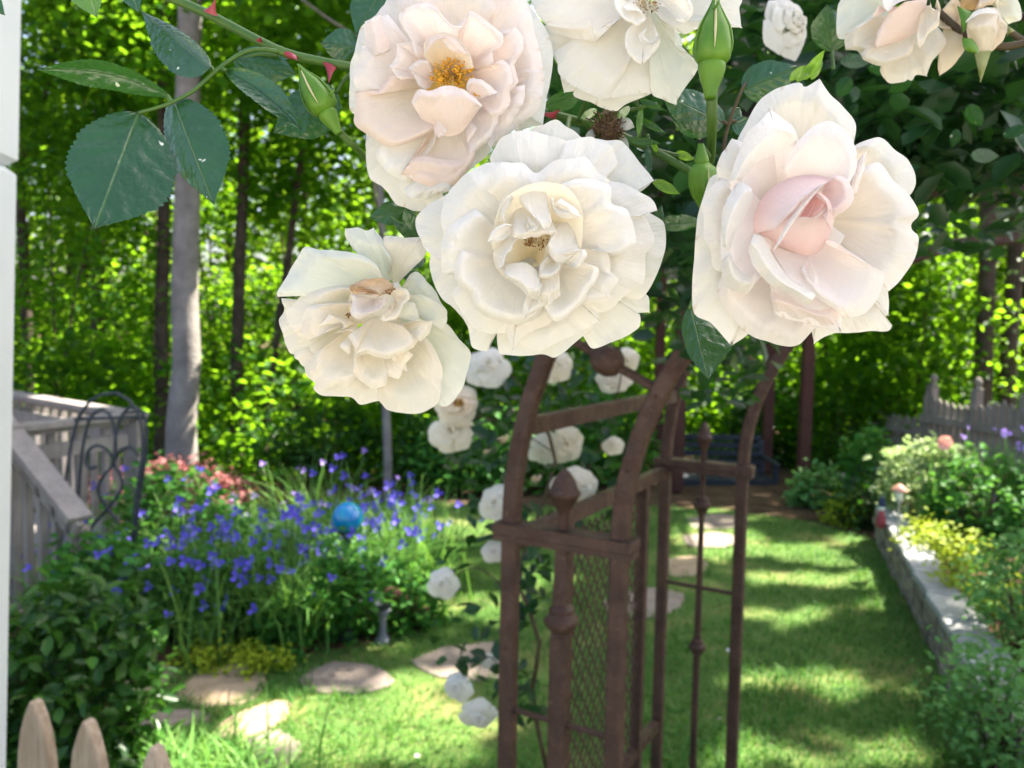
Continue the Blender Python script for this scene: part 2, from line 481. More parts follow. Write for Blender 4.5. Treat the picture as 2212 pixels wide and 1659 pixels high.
def blade_mesh(name, B, h, w, mat, parent=None, seed=0, lean=.4, kind=None, origin=None, direction=None):
    """grass-like blades: three-segment bending strips rooted at B"""
    g = np.random.default_rng(seed + 9)
    B = np.asarray(B, float); n = len(B)
    hh = h * g.uniform(.55, 1.25, n)[:, None]; ww = w * g.uniform(.6, 1.2, n)[:, None]
    th = g.uniform(0, 2*math.pi, n) if direction is None else direction
    d = np.stack([np.cos(th), np.sin(th), np.zeros(n)], 1)
    p = np.stack([-np.sin(th), np.cos(th), np.zeros(n)], 1)
    le = lean * g.uniform(.2, 1.6, n)[:, None]
    up = np.array([0, 0, 1.0])
    V = []
    for t, q in ((0, 1), (.45, .85), (.8, .5), (1, .08)):
        c = B + up*hh*(t - .35*le*t*t) + d*hh*le*t*t
        V += [c - p*ww*q*.5, c + p*ww*q*.5]
    V = np.stack(V, 1).reshape(-1, 3)
    i = np.arange(n)[:, None]*8
    Fc = np.concatenate([i + np.array([0,1,3,2]), i + np.array([2,3,5,4]), i + np.array([4,5,7,6])], 0)
    return mesh_obj(name, V, Fc, mat, parent, col=np.repeat(g.uniform(0, 1, n), 8), smooth=False, kind=kind, origin=origin)

def clumps(g, centers, spread, per):
    c = np.repeat(np.asarray(centers, float), per, 0)
    return c + g.normal(size=c.shape) * np.asarray(spread)

def ellipsoid(g, n, c, r, shell=.0):
    d = g.normal(size=(n, 3)); d /= np.linalg.norm(d, axis=1)[:, None]
    rad = (shell + (1-shell)*g.uniform(0, 1, n)) ** (1/3.)
    return np.asarray(c) + d * rad[:, None] * np.asarray(r)

def fnoise(x, y, ph):
    return (np.sin(x*1.7+ph)*np.cos(y*1.3-ph*1.7) + .5*np.sin(x*3.1-y*2.3+ph*2.1) + .3*np.sin(x*5.7+y*6.1+ph*.7)) / 1.8

# ------------------------------------------------------------------ ground (setting)
def ground_z(x, y):
    return -0.13 * np.clip(y - 6.6, 0, 5) * (1 / (1 + np.exp((x - 1.0) * 1.2)))

def ground():
    xs = np.concatenate([np.linspace(-160, -12, 12), np.linspace(-10, 10, 41), np.linspace(12, 160, 12)])
    ys = np.concatenate([np.linspace(-60, -2, 10), np.linspace(0, 16, 41), np.linspace(18, 220, 14)])
    X, Y = np.meshgrid(xs, ys)
    Z = ground_z(X, Y)
    V = np.stack([X, Y, Z], -1).reshape(-1, 3)
    nx = len(xs)
    Fc = np.array([(j*nx+i, j*nx+i+1, (j+1)*nx+i+1, (j+1)*nx+i) for j in range(len(ys)-1) for i in range(nx-1)])
    mesh_obj('ground', V, Fc, SOIL, kind='structure')
    mesh_obj('bounce_slab', [(-9,-14,.01),(9,-14,.01),(9,-.55,.01),(-9,-.55,.01)], [(0,1,2,3)], mat_mottled('pale_bounce_slab', (.36,.34,.30), (.44,.41,.36), 5, .9, .2, .3, .003), kind='structure')  # added pale slab behind the eye, bounces warm sunlight onto the roses
ground()

def mat_lawn():
    m, nt, N, L, P = mat_base('lawn_turf')
    c = ramp(nt, noise(nt, 2.2, 6), [(.30, (.035,.11,.016)), (.50, (.075,.17,.028)), (.68, (.24,.24,.08))])
    c2 = mixrgb(nt, ramp(nt, noise(nt, 90, 4), [(.4, (0,0,0)), (.7, (.6,.6,.6))]), c, (.22,.19,.10))
    L.new(c2, P.inputs['Base Color']); P.inputs['Roughness'].default_value = .9
    P.inputs['Specular IOR Level'].default_value = .1
    L.new(bump(nt, noise(nt, 160, 3), .8, .02), P.inputs['Normal'])
    return m
WALL0, WALL1 = G(1888, 1166)[:2], G(2072, 1532)[:2]           # foot of the stone wall, far and near end
_wd = (WALL1 - WALL0); 
LAWN = np.array([(-4.2, -2), (2.2, -2), (WALL1 + _wd*.35), WALL1, WALL0, (2.5, 6.25), (1.9, 6.65), (1.0, 6.75), (0.2, 6.6), (-.6, 6.75), (-1.6, 6.9), (-2.6, 6.2), (-4.2, 5.4)], float)
def inside(P, poly):
    x, y = P[:, 0], P[:, 1]; r = np.zeros(len(P), bool); n = len(poly)
    for i in range(n):
        (x1, y1), (x2, y2) = poly[i], poly[(i+1) % n]
        c = ((y1 > y) != (y2 > y)) & (x < (x2-x1)*(y-y1)/(y2-y1+1e-9)+x1)
        r ^= c
    return r
mesh_obj('lawn', [(x, y, ground_z(x, y)+.004) for x, y in LAWN], [tuple(range(len(LAWN)))], mat_lawn(), smooth=False, kind='structure')
BED = np.array([G(300,1455)[:2], G(450,1432)[:2], G(640,1418)[:2], G(780,1395)[:2], G(905,1372)[:2], (-.42, 4.4), (-.50, 5.0), (-1.2, 5.4), (-2.4, 5.4), (-3.2, 4.6), (-2.4, 3.3)], float)
mesh_obj('flower_bed', [(x, y, .009) for x, y in BED], [tuple(range(len(BED)))], MULCH, smooth=False, kind='structure')

STONES = [
 ('tan stepping stone half hidden by the glossy shrub', [(262,1452),(330,1438),(372,1455),(345,1482),(275,1502)], STONEA),
 ('large sunlit tan stepping stone below the lime groundcover', [(392,1506),(440,1456),(520,1444),(562,1452),(556,1492),(520,1520),(440,1524)], STONEA),
 ('mauve grey stepping stone right of the big tan one', [(652,1472),(712,1440),(800,1446),(838,1476),(770,1496),(690,1494)], STONEB),
 ('pinkish stepping stone with a pointed far corner', [(470,1588),(505,1553),(590,1522),(622,1528),(600,1562),(530,1600)], STONEA),
 ('flat brown stepping stone behind the bright strap leaved clump', [(292,1566),(345,1545),(432,1542),(440,1560),(360,1580)], STONEB),
 ('dark grey stepping stone at the bottom beside the strap leaved clump', [(540,1600),(600,1588),(648,1618),(610,1658),(545,1650)], STONEB),
 ('grey stepping stone just left of the rusty arbor', [(902,1432),(965,1406),(1080,1396),(1110,1432),(1060,1466),(960,1462)], STONEB),
 ('farthest sunlit stepping stone beyond the arbor', [(1482,1122),(1560,1112),(1610,1124),(1590,1142),(1500,1144)], STONEB),
 ('second farthest stepping stone beyond the arbor', [(1475,1160),(1550,1152),(1600,1164),(1580,1184),(1490,1182)], STONEB),
 ('stepping stone half in shade beyond the arbor spindle', [(1430,1212),(1500,1202),(1530,1222),(1500,1246),(1440,1244)], STONEA),
 ('stepping stone seen through the arbor mesh', [(1300,1300),(1400,1272),(1480,1290),(1440,1330),(1330,1340)], STONEB),
]
STONE_POLY = []
for lab, pts, m in STONES:
    P = np.array([G(u, v)[:2] for u, v in pts])
    if len(STONE_POLY) < 7: P = P.mean(0) + (P - P.mean(0))*1.16
    P = cr(np.vstack([P, P[:1]]), 22)[:-1]
    P += NP.normal(size=P.shape) * .006
    STONE_POLY.append(P)
    c = P.mean(0)
    o = MB().prism([(*p, 0) for p in P], 0.0, .013).build('stepping_stone', m, origin=(c[0], c[1], 0))
    tag(o, lab, 'stepping stone', 'stepping stones set in the lawn')

def lawn_blades():
    g = np.random.default_rng(4)
    n = 120000
    y = 2.2 + 4.7 * g.uniform(0, 1, n) ** 1.15
    x = g.uniform(-.72, .72, n) * (y + .3)
    P = np.stack([x, y], 1)
    k = inside(P, LAWN) & ~inside(P, BED)
    for S in STONE_POLY: k &= ~inside(P, (S - S.mean(0)) * .84 + S.mean(0))
    P = P[k]
    # thin, patchy turf
    d = fnoise(P[:, 0]*1.3, P[:, 1]*1.6, 2.0)
    P = P[(d + g.uniform(-.9, .9, len(P))) > -.55]
    hgt = .042 + .022*fnoise(P[:, 0]*3.1, P[:, 1]*3.3, 1.0) + .012*fnoise(P[:, 0]*11, P[:, 1]*12, 4.0)
    blade_mesh('grass', np.column_stack([P, ground_z(P[:, 0], P[:, 1])]), np.clip(hgt, .018, .09)[:, None], .0055, GRASS, seed=3, lean=.8, kind='stuff')
lawn_blades()

# ------------------------------------------------------------------ arbor
AO, AI = W(1104, 1130, 1.50), None
dirA = np.array([.876, -.482, 0.0]); dirA /= np.linalg.norm(dirA)       # in the plane of the arches
dirB = np.array([.500, .866, 0.0]); dirB /= np.linalg.norm(dirB)        # through the arbor
UP = np.array([0, 0, 1.0])
HB = 1.165                                   # height at which the arches spring
P0 = W(1104, 1140, 1.50); P0[2] = 0
GAP, DEPTH, RO = .225, .92, .85
FAR0 = P0 + dirB * DEPTH

def arbor():
    ob = thing('garden_arbor', P0, 'rusty brown iron arbor with double arched ribs, finials and a mesh side panel', 'arbor')
    PW = .031
    for base in (P0, FAR0):
        cen = base + dirA * RO
        for rad in (RO, RO - GAP):
            # a rib: post, half circle, post
            pts = [cen - dirA*rad + UP*z for z in (0.0, .4, .8, HB-.001)]
            pts += [cen - dirA*rad*math.cos(t) + UP*(HB + rad*math.sin(t)) for t in np.linspace(0, math.pi, 33)]
            pts += [cen + dirA*rad + UP*z for z in (HB-.001, .8, .4, 0.0)]
            pts = np.array(pts); n = len(pts)
            V = []; Fc = []
            T = np.gradient(pts, axis=0); T /= np.linalg.norm(T, axis=1)[:, None]
            for p, t in zip(pts, T):
                nrm = np.cross(dirB, t)
                h, e = PW/2, .004
                for a, b in ((-h+e,-h),(h-e,-h),(h,-h+e),(h,h-e),(h-e,h),(-h+e,h),(-h,h-e),(-h,-h+e)):
                    V.append(p + dirB*a + nrm*b)
            for i in range(n-1):
                for k in range(8):
                    Fc.append((i*8+k, i*8+(k+1) % 8, (i+1)*8+(k+1) % 8, (i+1)*8+k))
            Fc += [tuple(range(7,-1,-1)), tuple((n-1)*8+k for k in range(8))]
            mesh_obj('rib', V, Fc, RUST, ob, smooth=False)
            for z in (.35, .62, .93):
                MB().ball(cen - dirA*rad + UP*z - dirB*(PW/2), .0045, n=5).build('rivet', RUST, ob)
            for t in (.22, .45, .7):
                MB().ball(cen - dirA*rad*math.cos(t) + UP*(HB + rad*math.sin(t)) - dirB*(PW/2), .0045, n=5).build('rivet', RUST, ob)
        for sgn in (-1, 1):
            q = cen + dirA*sgn*(RO - GAP/2)
            o1, o2 = cen + dirA*sgn*(RO+.030), cen + dirA*sgn*(RO-GAP-.030)
            MB().bar(o1+UP*HB, o2+UP*HB, .052, .020).bar(o1+UP*(HB-.018), o2+UP*(HB-.018), .042, .012).build('crossbar', RUST, ob)
            MB().tube([cen+dirA*sgn*(RO-.015)+UP*.80, q+UP*.80, cen+dirA*sgn*(RO-GAP+.015)+UP*.80], .006, 8).build('tie_rod', RUST, ob)
            near = base is P0
            w = .0165 if near else .0085
            s = MB()
            sq = lambda prof: s.lathe(q, UP, prof, n=4, flat=dirA*math.cos(0) )
            sq([(w*1.41, 0), (w*1.41, .97 if near else .72), (w*1.30, .98 if near else .73), (w*.95, HB-.02)])
            s.build('spindle', RUST, ob, smooth=False)
            ks = .78 if near else .60
            hz = (1.0, ) if near else (.62, 1.045)
            for z in hz:
                k = MB().lathe(q+UP*z, UP, [(r_*ks, h_*ks) for r_, h_ in [(.022,-.040),(.027,-.034),(.024,-.028),(.030,-.022),(.044,-.004),(.044,.006),(.030,.022),(.032,.030),(.026,.038),(.020,.044)]], n=8)
                k.build('knob', RUST, ob, auto=40)
            f = MB().lathe(q+UP*(HB+.012), UP, [(r_*ks, h_) for r_, h_ in [(.014,0),(.0135,.030),(.018,.036),(.037,.062),(.040,.065),(.040,.070),(.035,.074),(.027,.092),(.013,.108),(.003,.114)]], n=8)
            f.build('finial', RUST, ob, auto=40)
        # radial stays between the two ribs of the arch, each with a turned knob
        for t in (.466, 1.15, 1.9, 2.6):
            dr = -dirA*math.cos(t) + UP*math.sin(t)
            a, b = cen + UP*HB + dr*(RO-.01), cen + UP*HB + dr*(RO-GAP+.01)
            MB().tube([a, (a+b)/2, b], .0085, 8).lathe((a+b)/2, dr, [(.010,-.03),(.019,-.026),(.027,-.014),(.029,0),(.027,.014),(.019,.026),(.010,.03)], n=8).build('stay', RUST, ob, auto=40)
    # rails that join the near and the far arch
    for sgn in (-1, 1):
        for off in (0.0,):
            a0 = P0 + dirA*RO + dirA*sgn*(RO-off); b0 = FAR0 + dirA*RO + dirA*sgn*(RO-off)
            for z, hh in ((.36, .03), (HB-.03, .034)):
                MB().bar(a0+UP*z+dirB*.02, b0+UP*z-dirB*.02, .024, hh).build('side_rail', RUST, ob)
            t = .235
            q1 = P0 + dirA*RO + dirA*sgn*RO*math.cos(t) + UP*(HB+RO*math.sin(t))
            MB().bar(q1+dirB*.02, q1+dirB*(DEPTH-.02), .024, .034).build('side_rail', RUST, ob)
            for k in (.27, .80):
                c = a0 + (b0-a0)*k
                MB().bar(c+UP*.05, c+UP*(HB-.048), .028, .028, up=dirA).build('stile', RUST, ob)
            # expanded metal mesh between the stiles
            m = MB(); p, q = a0 + (b0-a0)*.285, a0 + (b0-a0)*.785
            L = np.linalg.norm(q-p); e = (q-p)/L
            cw, ch = .037, .050; z0, z1 = .10, HB-.05
            ni, nj = int(L/cw), int((z1-z0)/ch)
            V = []; Fc = []
            for i in range(ni):
                for j in range(nj):
                    x0, x1, y0, y1 = i*cw, (i+1)*cw, z0+j*ch, z0+(j+1)*ch
                    for (xa, ya, xb, yb) in ((x0, y0, x1, y1), (x0, y1, x1, y0)):
                        A_, B_ = p+e*xa+UP*ya, p+e*xb+UP*yb
                        d = B_-A_; d /= np.linalg.norm(d); s_ = np.cross(d, dirA)*.0019; th = dirA*.0015
                        n0 = len(V)
                        V += [A_-s_-th, A_+s_-th, A_+s_+th, A_-s_+th, B_-s_-th, B_+s_-th, B_+s_+th, B_-s_+th]
                        Fc += [(n0+a, n0+(a+1) % 4, n0+4+(a+1) % 4, n0+4+a) for a in range(4)]
            m.add(V, Fc).build('mesh_panel', RUST, ob)
arbor()

# ------------------------------------------------------------------ stone wall and raised bed
def stone_wall():
    a, b = np.array([*WALL0, 0]), np.array([*WALL1, 0])
    d = (b-a); b = b + d*.30; a = a - d*.02
    L = np.linalg.norm(b-a); e = (b-a)/L; nrm = np.array([-e[1], e[0], 0]);
    if nrm[0] < 0: nrm = -nrm
    ob = thing('stone_wall', (a+b)/2, 'low retaining wall of rough stones with pale cap slabs along the lawn', 'stone wall')
    g = np.random.default_rng(8)
    m = MB(); H = .23
    for row in range(4):
        x = -.1*(row % 2); z0 = row*H/4; z1 = z0 + H/4 - .005
        while x < L:
            w = g.uniform(.09, .26); x1 = min(x+w, L)
            if x1 - max(x, 0) > .03:
                c = a + e*(max(x, 0)+x1)/2 + nrm*(.09 + g.uniform(-.012, .012)) + UP*(z0+z1)/2
                ax = e*math.cos(g.uniform(-.06,.06)) + nrm*g.uniform(-.06,.06)
                m.box(c, ax/np.linalg.norm(ax), nrm, UP, (x1-max(x,0))/2-.004, .09, (z1-z0)/2)
            x = x1
    m.build('stones', WALLS, ob)
    m = MB(); x = 0
    while x < L:
        w = g.uniform(.28, .46); x1 = min(x+w, L)
        c = a + e*(x+x1)/2 + nrm*(.072 + g.uniform(-.01, .01)) + UP*(H+.022)
        m.box(c, e*.998+nrm*g.uniform(-.06,.06), nrm, UP, (x1-x)/2-.006, .085+g.uniform(-.008,.008), .02+g.uniform(-.003,.003))
        x = x1
    m.build('cap_slabs', CAPS, ob)
    # soil of the raised bed behind it
    i0, i1 = a + nrm*.17, b + nrm*.17
    P = [i0, i1, i1+nrm*3, i0+nrm*2.6+np.array([0,1.2,0])]
    mesh_obj('raised_bed_soil', [(p[0], p[1], .20) for p in P] + [(p[0], p[1], 0) for p in P], [(0,1,2,3)] + [(i, (i+1) % 4, 4+(i+1) % 4, 4+i) for i in range(4)], MULCH, smooth=False, kind='structure')
    return a, b, e, nrm
WA, WB, WE, WN = stone_wall()

# ------------------------------------------------------------------ gate post, picket fence
def gate_post():
    top, bot = W(48, -80, 1.25), W(12, 1900, 1.25)
    ax = (top-bot)/np.linalg.norm(top-bot)
    q = bot - ax*((bot[2])/ax[2])
    side = np.array([1.0, 0, 0]); side -= ax*np.dot(side, ax); side /= np.linalg.norm(side); fw = np.cross(ax, side)
    ob = thing('gate_post', q - side*.05, 'white vinyl post standing at the left edge beside the picket fence', 'post')
    L = 2.45
    def seg(z0, z1, h, name):
        m = MB(); m.box(q - side*.092 + ax*(z0+z1)/2, side, fw, ax, h, h, (z1-z0)/2); m.build(name, WHITE, ob)
    zc = np.dot(W(46, 345, 1.25) - q, ax)
    seg(0, zc, .054, 'shaft'); seg(zc+.002, L, .0555, 'sleeve')
gate_post()

def picket_fence():
    tips = [((-52, 1490), 1.62), ((78, 1512), 1.55), ((192, 1555), 1.48), ((338, 1610), 1.40)]
    T = [W(u, v, d) for (u, v), d in tips]
    ob = thing('picket_fence', (T[1][0], T[1][1], 0), 'weathered wooden picket fence with arched picket tips in the bottom left corner', 'fence')
    for i, t in enumerate(T):
        nb = T[min(i+1, 3)] - T[max(i-1, 0)]; nb[2] = 0; e = nb/np.linalg.norm(nb)
        e = e*.86 + np.array([.5, -.1, 0]); e /= np.linalg.norm(e)
        fw = np.cross(e, UP)
        hw, th, hh = .045, .010, t[2]
        prof = [(-hw, 0), (hw, 0), (hw, hh-.16), (hw*.93, hh-.115), (hw*.74, hh-.07), (hw*.45, hh-.03), (hw*.16, hh-.004), (-hw*.10, hh), (-hw*.40, hh-.025), (-hw*.74, hh-.065), (-hw*.93, hh-.115), (-hw, hh-.16)]
        base = np.array([t[0], t[1], 0])
        n = len(prof)
        V = [base + e*x + UP*z + fw*th for x, z in prof] + [base + e*x + UP*z - fw*th for x, z in prof]
        V += [base + e*x*.9 + UP*(z-.004) + fw*(th+.002) for x, z in prof]
        Fc = [(k, (k+1) % n, n+(k+1) % n, n+k) for k in range(n)] + [tuple(n+k for k in range(n)), tuple(2*n+k for k in range(n-1, -1, -1))]
        Fc += [(2*n+k, 2*n+(k+1) % n, (k+1) % n, k) for k in range(n)]
        mesh_obj('picket', V, Fc, CEDAR, ob, smooth=False)
    for z in (.2, .5):
        m = MB()
        for i in range(3):
            p, q = T[i].copy(), T[i+1].copy(); p[2] = q[2] = z
            off = np.array([.02, .035, 0])
            m.bar(p+off, q+off, .03, .06)
        m.build('rail', CEDAR, ob)
picket_fence()

# ------------------------------------------------------------------ deck with railing and stair rail
def deck():
    C0 = W(288, 905, 4.75); C0[2] = .98
    Lf = W(20, 938, 4.05); Lf[2] = .98
    Bk = W(20, 876, 6.0); Bk[2] = .98
    ob = thing('deck', (C0[0], C0[1], 0), 'taupe painted wooden deck with balustrade and sloping stair rail behind the shrubs', 'deck')
    fl = .12
    Lf2 = C0 + (Lf-C0)*1.8; Bk2 = C0 + (Bk-C0)*1.5
    P = [C0, Lf2, Lf2 + (Bk2-C0), Bk2]
    MB().prism([(p[0], p[1], 0) for p in P][::-1], fl-.12, fl).build('deck_floor', DECK, ob)
    for q in (Lf2, Bk2):
        d = q - C0; L = np.linalg.norm(d); e = d/L
        ce = np.cross(e, UP)
        MB().bar(C0 - e*.06, q, .13, .032).bar(C0 - UP*.034, q - UP*.034, .036, .034).build('handrail', DECK, ob)
        MB().bar(C0 - UP*.15 + e*.05, q - UP*.15, .036, .08).bar(C0 - UP*.78 + e*.05, q - UP*.78, .036, .08).build('rail', DECK, ob)
        n = int(L/.155)
        for k in range(1, n):
            c = C0 + e*L*k/n + ce*.036
            MB().bar(np.array([c[0], c[1], fl]), np.array([c[0], c[1], .93]), .038, .038, up=e).build('baluster', DECK, ob)
    MB().bar(np.array([C0[0], C0[1], -.1]), np.array([C0[0], C0[1], .952]), .09, .09, up=(1,0,0)).build('newel_post', DECK, ob)
    s0, s1 = W(0, 905, 4.05), W(172, 1122, 3.75)
    e = (s1-s0)/np.linalg.norm(s1-s0)
    s0 = s0 - e*.3
    MB().bar(s0, s1, .12, .035).bar(s0-UP*.075, s1-UP*.075-e*.02, .038, .10).build('stair_rail', DECK, ob)
    for k in np.linspace(.25, .93, 6):
        c = s0 + (s1-s0)*k
        MB().bar(np.array([c[0], c[1], .0]), c - UP*.06, .038, .038, up=e).build('baluster', DECK, ob)
    c = s1 - e*.08
    MB().bar(np.array([c[0], c[1]+.05, 0]), np.array([c[0], c[1]+.05, c[2]-.10]), .085, .085, up=(1,0,0)).build('newel_post', DECK, ob)
deck()

def trellis():
    c = W(228, 1100, 3.95)
    base = np.array([c[0], c[1], 0])
    ob = thing('garden_trellis', base, 'dark iron trellis with looped arches in front of the deck railing', 'trellis')
    def at(u, v, d=3.95): return W(u, v, d)
    r = .0085
    def tb(name, pts, d=3.95, n=24, rr=r):
        MB().tube(cr([W(u, v, d + dd) for u, v, dd in pts], n), rr, 8).build(name, IRON, ob)
    tb('frame', [(132,1180,0),(140,1060,0),(150,980,0),(168,905,0),(200,862,0),(245,848,0),(285,870,0),(305,915,0),(308,980,0),(296,1060,0),(285,1180,0)])
    tb('hoop', [(165,1180,.06),(172,1040,.06),(180,960,.06),(194,905,.06),(218,883,.06),(240,900,.06),(250,945,.06),(248,985,.06)])
    tb('hoop', [(248,985,.02),(250,940,.02),(262,900,.02),(284,878,.02),(308,890,.02),(316,925,.02),(314,990,.02),(300,1080,.02),(292,1180,.02)])
    tb('scroll', [(185,1000,.03),(190,975,.03),(208,962,.03),(232,972,.03),(246,1000,.03),(222,1030,.03),(212,1060,.03),(230,1095,.03),(250,1120,.03),(262,1150,.03)])
    tb('scroll', [(190,1165,.04),(200,1135,.04),(232,1100,.04),(262,1058,.04),(262,1030,.04),(246,1000,.04),(262,972,.04),(284,966,.04),(300,985,.04)])
    tb('scroll', [(185,1000,.03),(195,1012,.03),(208,1008,.03)], n=8)
    tb('crosspiece', [(160,905,.02),(230,903,.02),(312,900,.02)], n=8)
    MB().tube([at(138,1180), at(138,1180)*[1,1,0]], r, 8).tube([at(288,1180), at(288,1180)*[1,1,0]], r, 8).build('leg', IRON, ob)
trellis()

# ------------------------------------------------------------------ things in the garden beds
def gazing_ball():
    c = W(751, 1118, 3.78)
    m, nt, N, L, P = mat_base('blue_glass')
    L.new(ramp(nt, noise(nt, 14, 3), [(.4, (.0,.16,.50)), (.62, (.0,.34,.42))]), P.inputs['Base Color'])
    P.inputs['Roughness'].default_value = .12; P.inputs['Specular IOR Level'].default_value = .8
    ob = thing('gazing_ball', (c[0], c[1], 0), 'bright blue glass gazing ball standing among the violet flowers', 'gazing ball')
    MB().ball(c, .076, n=16).build('globe', m, ob, smooth=True)
    MB().lathe((c[0], c[1], 0), UP, [(.05,0),(.045,.02),(.015,.05),(.013,c[2]-.12),(.03,c[2]-.09),(.05,c[2]-.075),(.048,c[2]-.07)], n=12).build('stand', IRON, ob, smooth=True)
gazing_ball()

def birdbath():
    g0 = G(826, 1388); p = np.array([g0[0], g0[1], 0])
    ob = thing('birdbath', p, 'small dark birdbath with a reddish stone on its rim beside the flower bed', 'birdbath')
    MB().lathe(p, UP, [(.045,0),(.04,.015),(.02,.04),(.016,.10),(.02,.14),(.04,.165)], n=14).build('pedestal', mat_mottled('grey_cast', (.12,.13,.15), (.2,.21,.23), 20), ob, smooth=True)
    c = p - np.array([.055, 0, 0])
    MB().lathe(c, UP, [(.02,.155),(.06,.165),(.095,.185),(.115,.212),(.118,.220),(.112,.220),(.09,.20),(.04,.185),(.0,.183)], n=22).build('bowl', SLATE, ob, smooth=True)
    o = tag(mesh_obj('stone', *(lambda m: (np.vstack(m.v), m.f))(MB().ball((0,0,0), .038, (1.3,1,.8), 8)), REDP, smooth=True), 'reddish rounded stone sitting on the birdbath rim', 'stone')
    o.location = W(838, 1300, 3.85); o.location.z = .220 + .028
    o.location.x = c[0]+.10; o.location.y = c[1]
birdbath()

def path_light():
    g0 = W(1936, 1192, 5.0); z0 = .245
    p = np.array([g0[0], g0[1], z0])
    ob = thing('path_light', p, 'garden path light with a copper hat standing on the stone wall', 'path light')
    COP = mat_mottled('copper_hat', (.50,.22,.14), (.62,.32,.22), 20, .5, .5, .1, .001)
    MB().lathe(p, UP, [(.02,0),(.018,.012),(.009,.02),(.008,.22),(.022,.235),(.022,.25)], n=12).build('stem', CAPS, ob, smooth=True)
    MB().lathe(p+UP*.25, UP, [(.022,0),(.024,.04),(.022,.055)], n=12).build('lamp_glass', WHITE, ob, smooth=True)
    MB().lathe(p+UP*.305, UP, [(.052,0),(.05,.005),(.038,.022),(.016,.038),(.005,.044)], n=16).build('hat', COP, ob, smooth=True)
path_light()

def figurine():
    g0 = W(1902, 1150, 5.25); z0 = .245
    p = np.array([g0[0], g0[1], z0])
    ob = thing('garden_figurine', p, 'tiny garden figurine with a dark blue cap and red coat on the wall end', 'figurine')
    RED = mat_mottled('red_glaze', (.22,.03,.04), (.30,.05,.06), 20, .4)
    NAV = mat_mottled('navy_glaze', (.01,.015,.05), (.02,.03,.08), 20, .4)
    MB().lathe(p, UP, [(.030,0),(.034,.02),(.030,.06),(.018,.10),(.015,.12)], n=14).build('coat', RED, ob, smooth=True)
    MB().ball(p+UP*.135, .022, (1,1,1.05), 8).build('head', WHITE, ob, smooth=True)
    MB().lathe(p+UP*.152, UP, [(.025,-.008),(.025,.0),(.016,.035),(.004,.070)], n=12).build('cap', NAV, ob, smooth=True)
figurine()

def bench_swing():
    c = W(1572, 1050, 8.0); z = c[2]
    gz = 0.0
    ob = thing('garden_bench', (c[0], c[1], gz), 'slate blue wooden garden bench in deep shade beyond the arbor', 'bench')
    e = np.array([1, 0, 0]); w = .50
    zt = W(1572, 990, 8.0)[2]
    for k in range(5):
        y = c[1] + .02 + .075*k
        MB().bar((c[0]-w, y, z+.05), (c[0]+w, y, z+.05), .06, .025).build('seat_slat', SLATE, ob)
    for k in range(5):
        zz = z + .10 + (zt-z+.05)*k/4
        MB().bar((c[0]-w, c[1]+.42+.03*k, zz), (c[0]+w, c[1]+.42+.03*k, zz), .022, .06).build('back_slat', SLATE, ob)
    for s in (-1, 1):
        MB().bar((c[0]+s*w, c[1]+.45, gz), (c[0]+s*w, c[1]+.56, zt+.12), .05, .06, up=(0,1,0)).build('leg', SLATE, ob)
        MB().bar((c[0]+s*w, c[1]+.02, gz), (c[0]+s*w, c[1]+.02, z+.22), .05, .05, up=(0,1,0)).build('leg', SLATE, ob)
        MB().bar((c[0]+s*w, c[1]-.03, z+.23), (c[0]+s*w, c[1]+.50, z+.25), .06, .03).build('armrest', SLATE, ob)
    MB().bar((c[0]-w, c[1], z+.0), (c[0]+w, c[1], z+.0), .03, .09).build('apron', SLATE, ob)
bench_swing()

def pergola():
    ps = [(1732, 1072), (1462, 1060)]
    B = [W(u, v, 7.6) for u, v in ps]
    ob = thing('pergola', (B[0][0], B[0][1], 0), 'reddish brown timber frame standing over the shaded bench', 'pergola')
    H = 2.35
    for b in B:
        for dy in (0, 1.1):
            MB().bar((b[0], b[1]+dy, -.02), (b[0], b[1]+dy, H), .10, .10, up=(0,1,0)).build('post', REDP, ob)
    for dy in (0, 1.1):
        MB().bar((B[1][0]-.3, B[0][1]+dy, H+.06), (B[0][0]+.3, B[0][1]+dy, H+.06), .06, .12).build('beam', REDP, ob)
    for k in range(6):
        x = B[1][0] + (B[0][0]-B[1][0])*k/5
        MB().bar((x, B[0][1]-.25, H+.16), (x, B[0][1]+1.35, H+.16), .04, .07).build('rafter', REDP, ob)
pergola()

def stone_bench():
    c = W(1862, 1028, 6.9)
    ob = thing('stone_bench', (c[0], c[1], 0), 'small grey stone bench with pots among the shaded plants', 'bench')
    MB().box((c[0], c[1], c[2]-.03), (1,0,0), (0,1,0), UP, .17, .13, .025).build('slab', CAPS, ob)
    for s in (-1, 1):
        MB().box((c[0]+s*.10, c[1], (c[2]-.057)/2), (1,0,0), (0,1,0), UP, .03, .10, (c[2]-.057)/2).build('leg', CAPS, ob)
    POT = mat_mottled('blue_pot', (.015,.03,.16), (.03,.06,.26), 12, .3, .5)
    for lab, dx, s in (('blue glazed pot on the left end of the stone bench', -.07, 1.0), ('blue glazed pot on the right end of the stone bench', .08, .8)):
        p = np.array([c[0]+dx, c[1], c[2]-.004])
        o = MB().lathe(p, UP, [(.035*s,0),(.05*s,.03*s),(.058*s,.07*s),(.052*s,.09*s),(.058*s,.10*s),(.050*s,.10*s),(.045*s,.08*s),(0,.08*s)], n=16).build('flower_pot', POT, None, smooth=True, origin=p)
        tag(o, lab, 'flower pot', 'pots on the stone bench')
stone_bench()

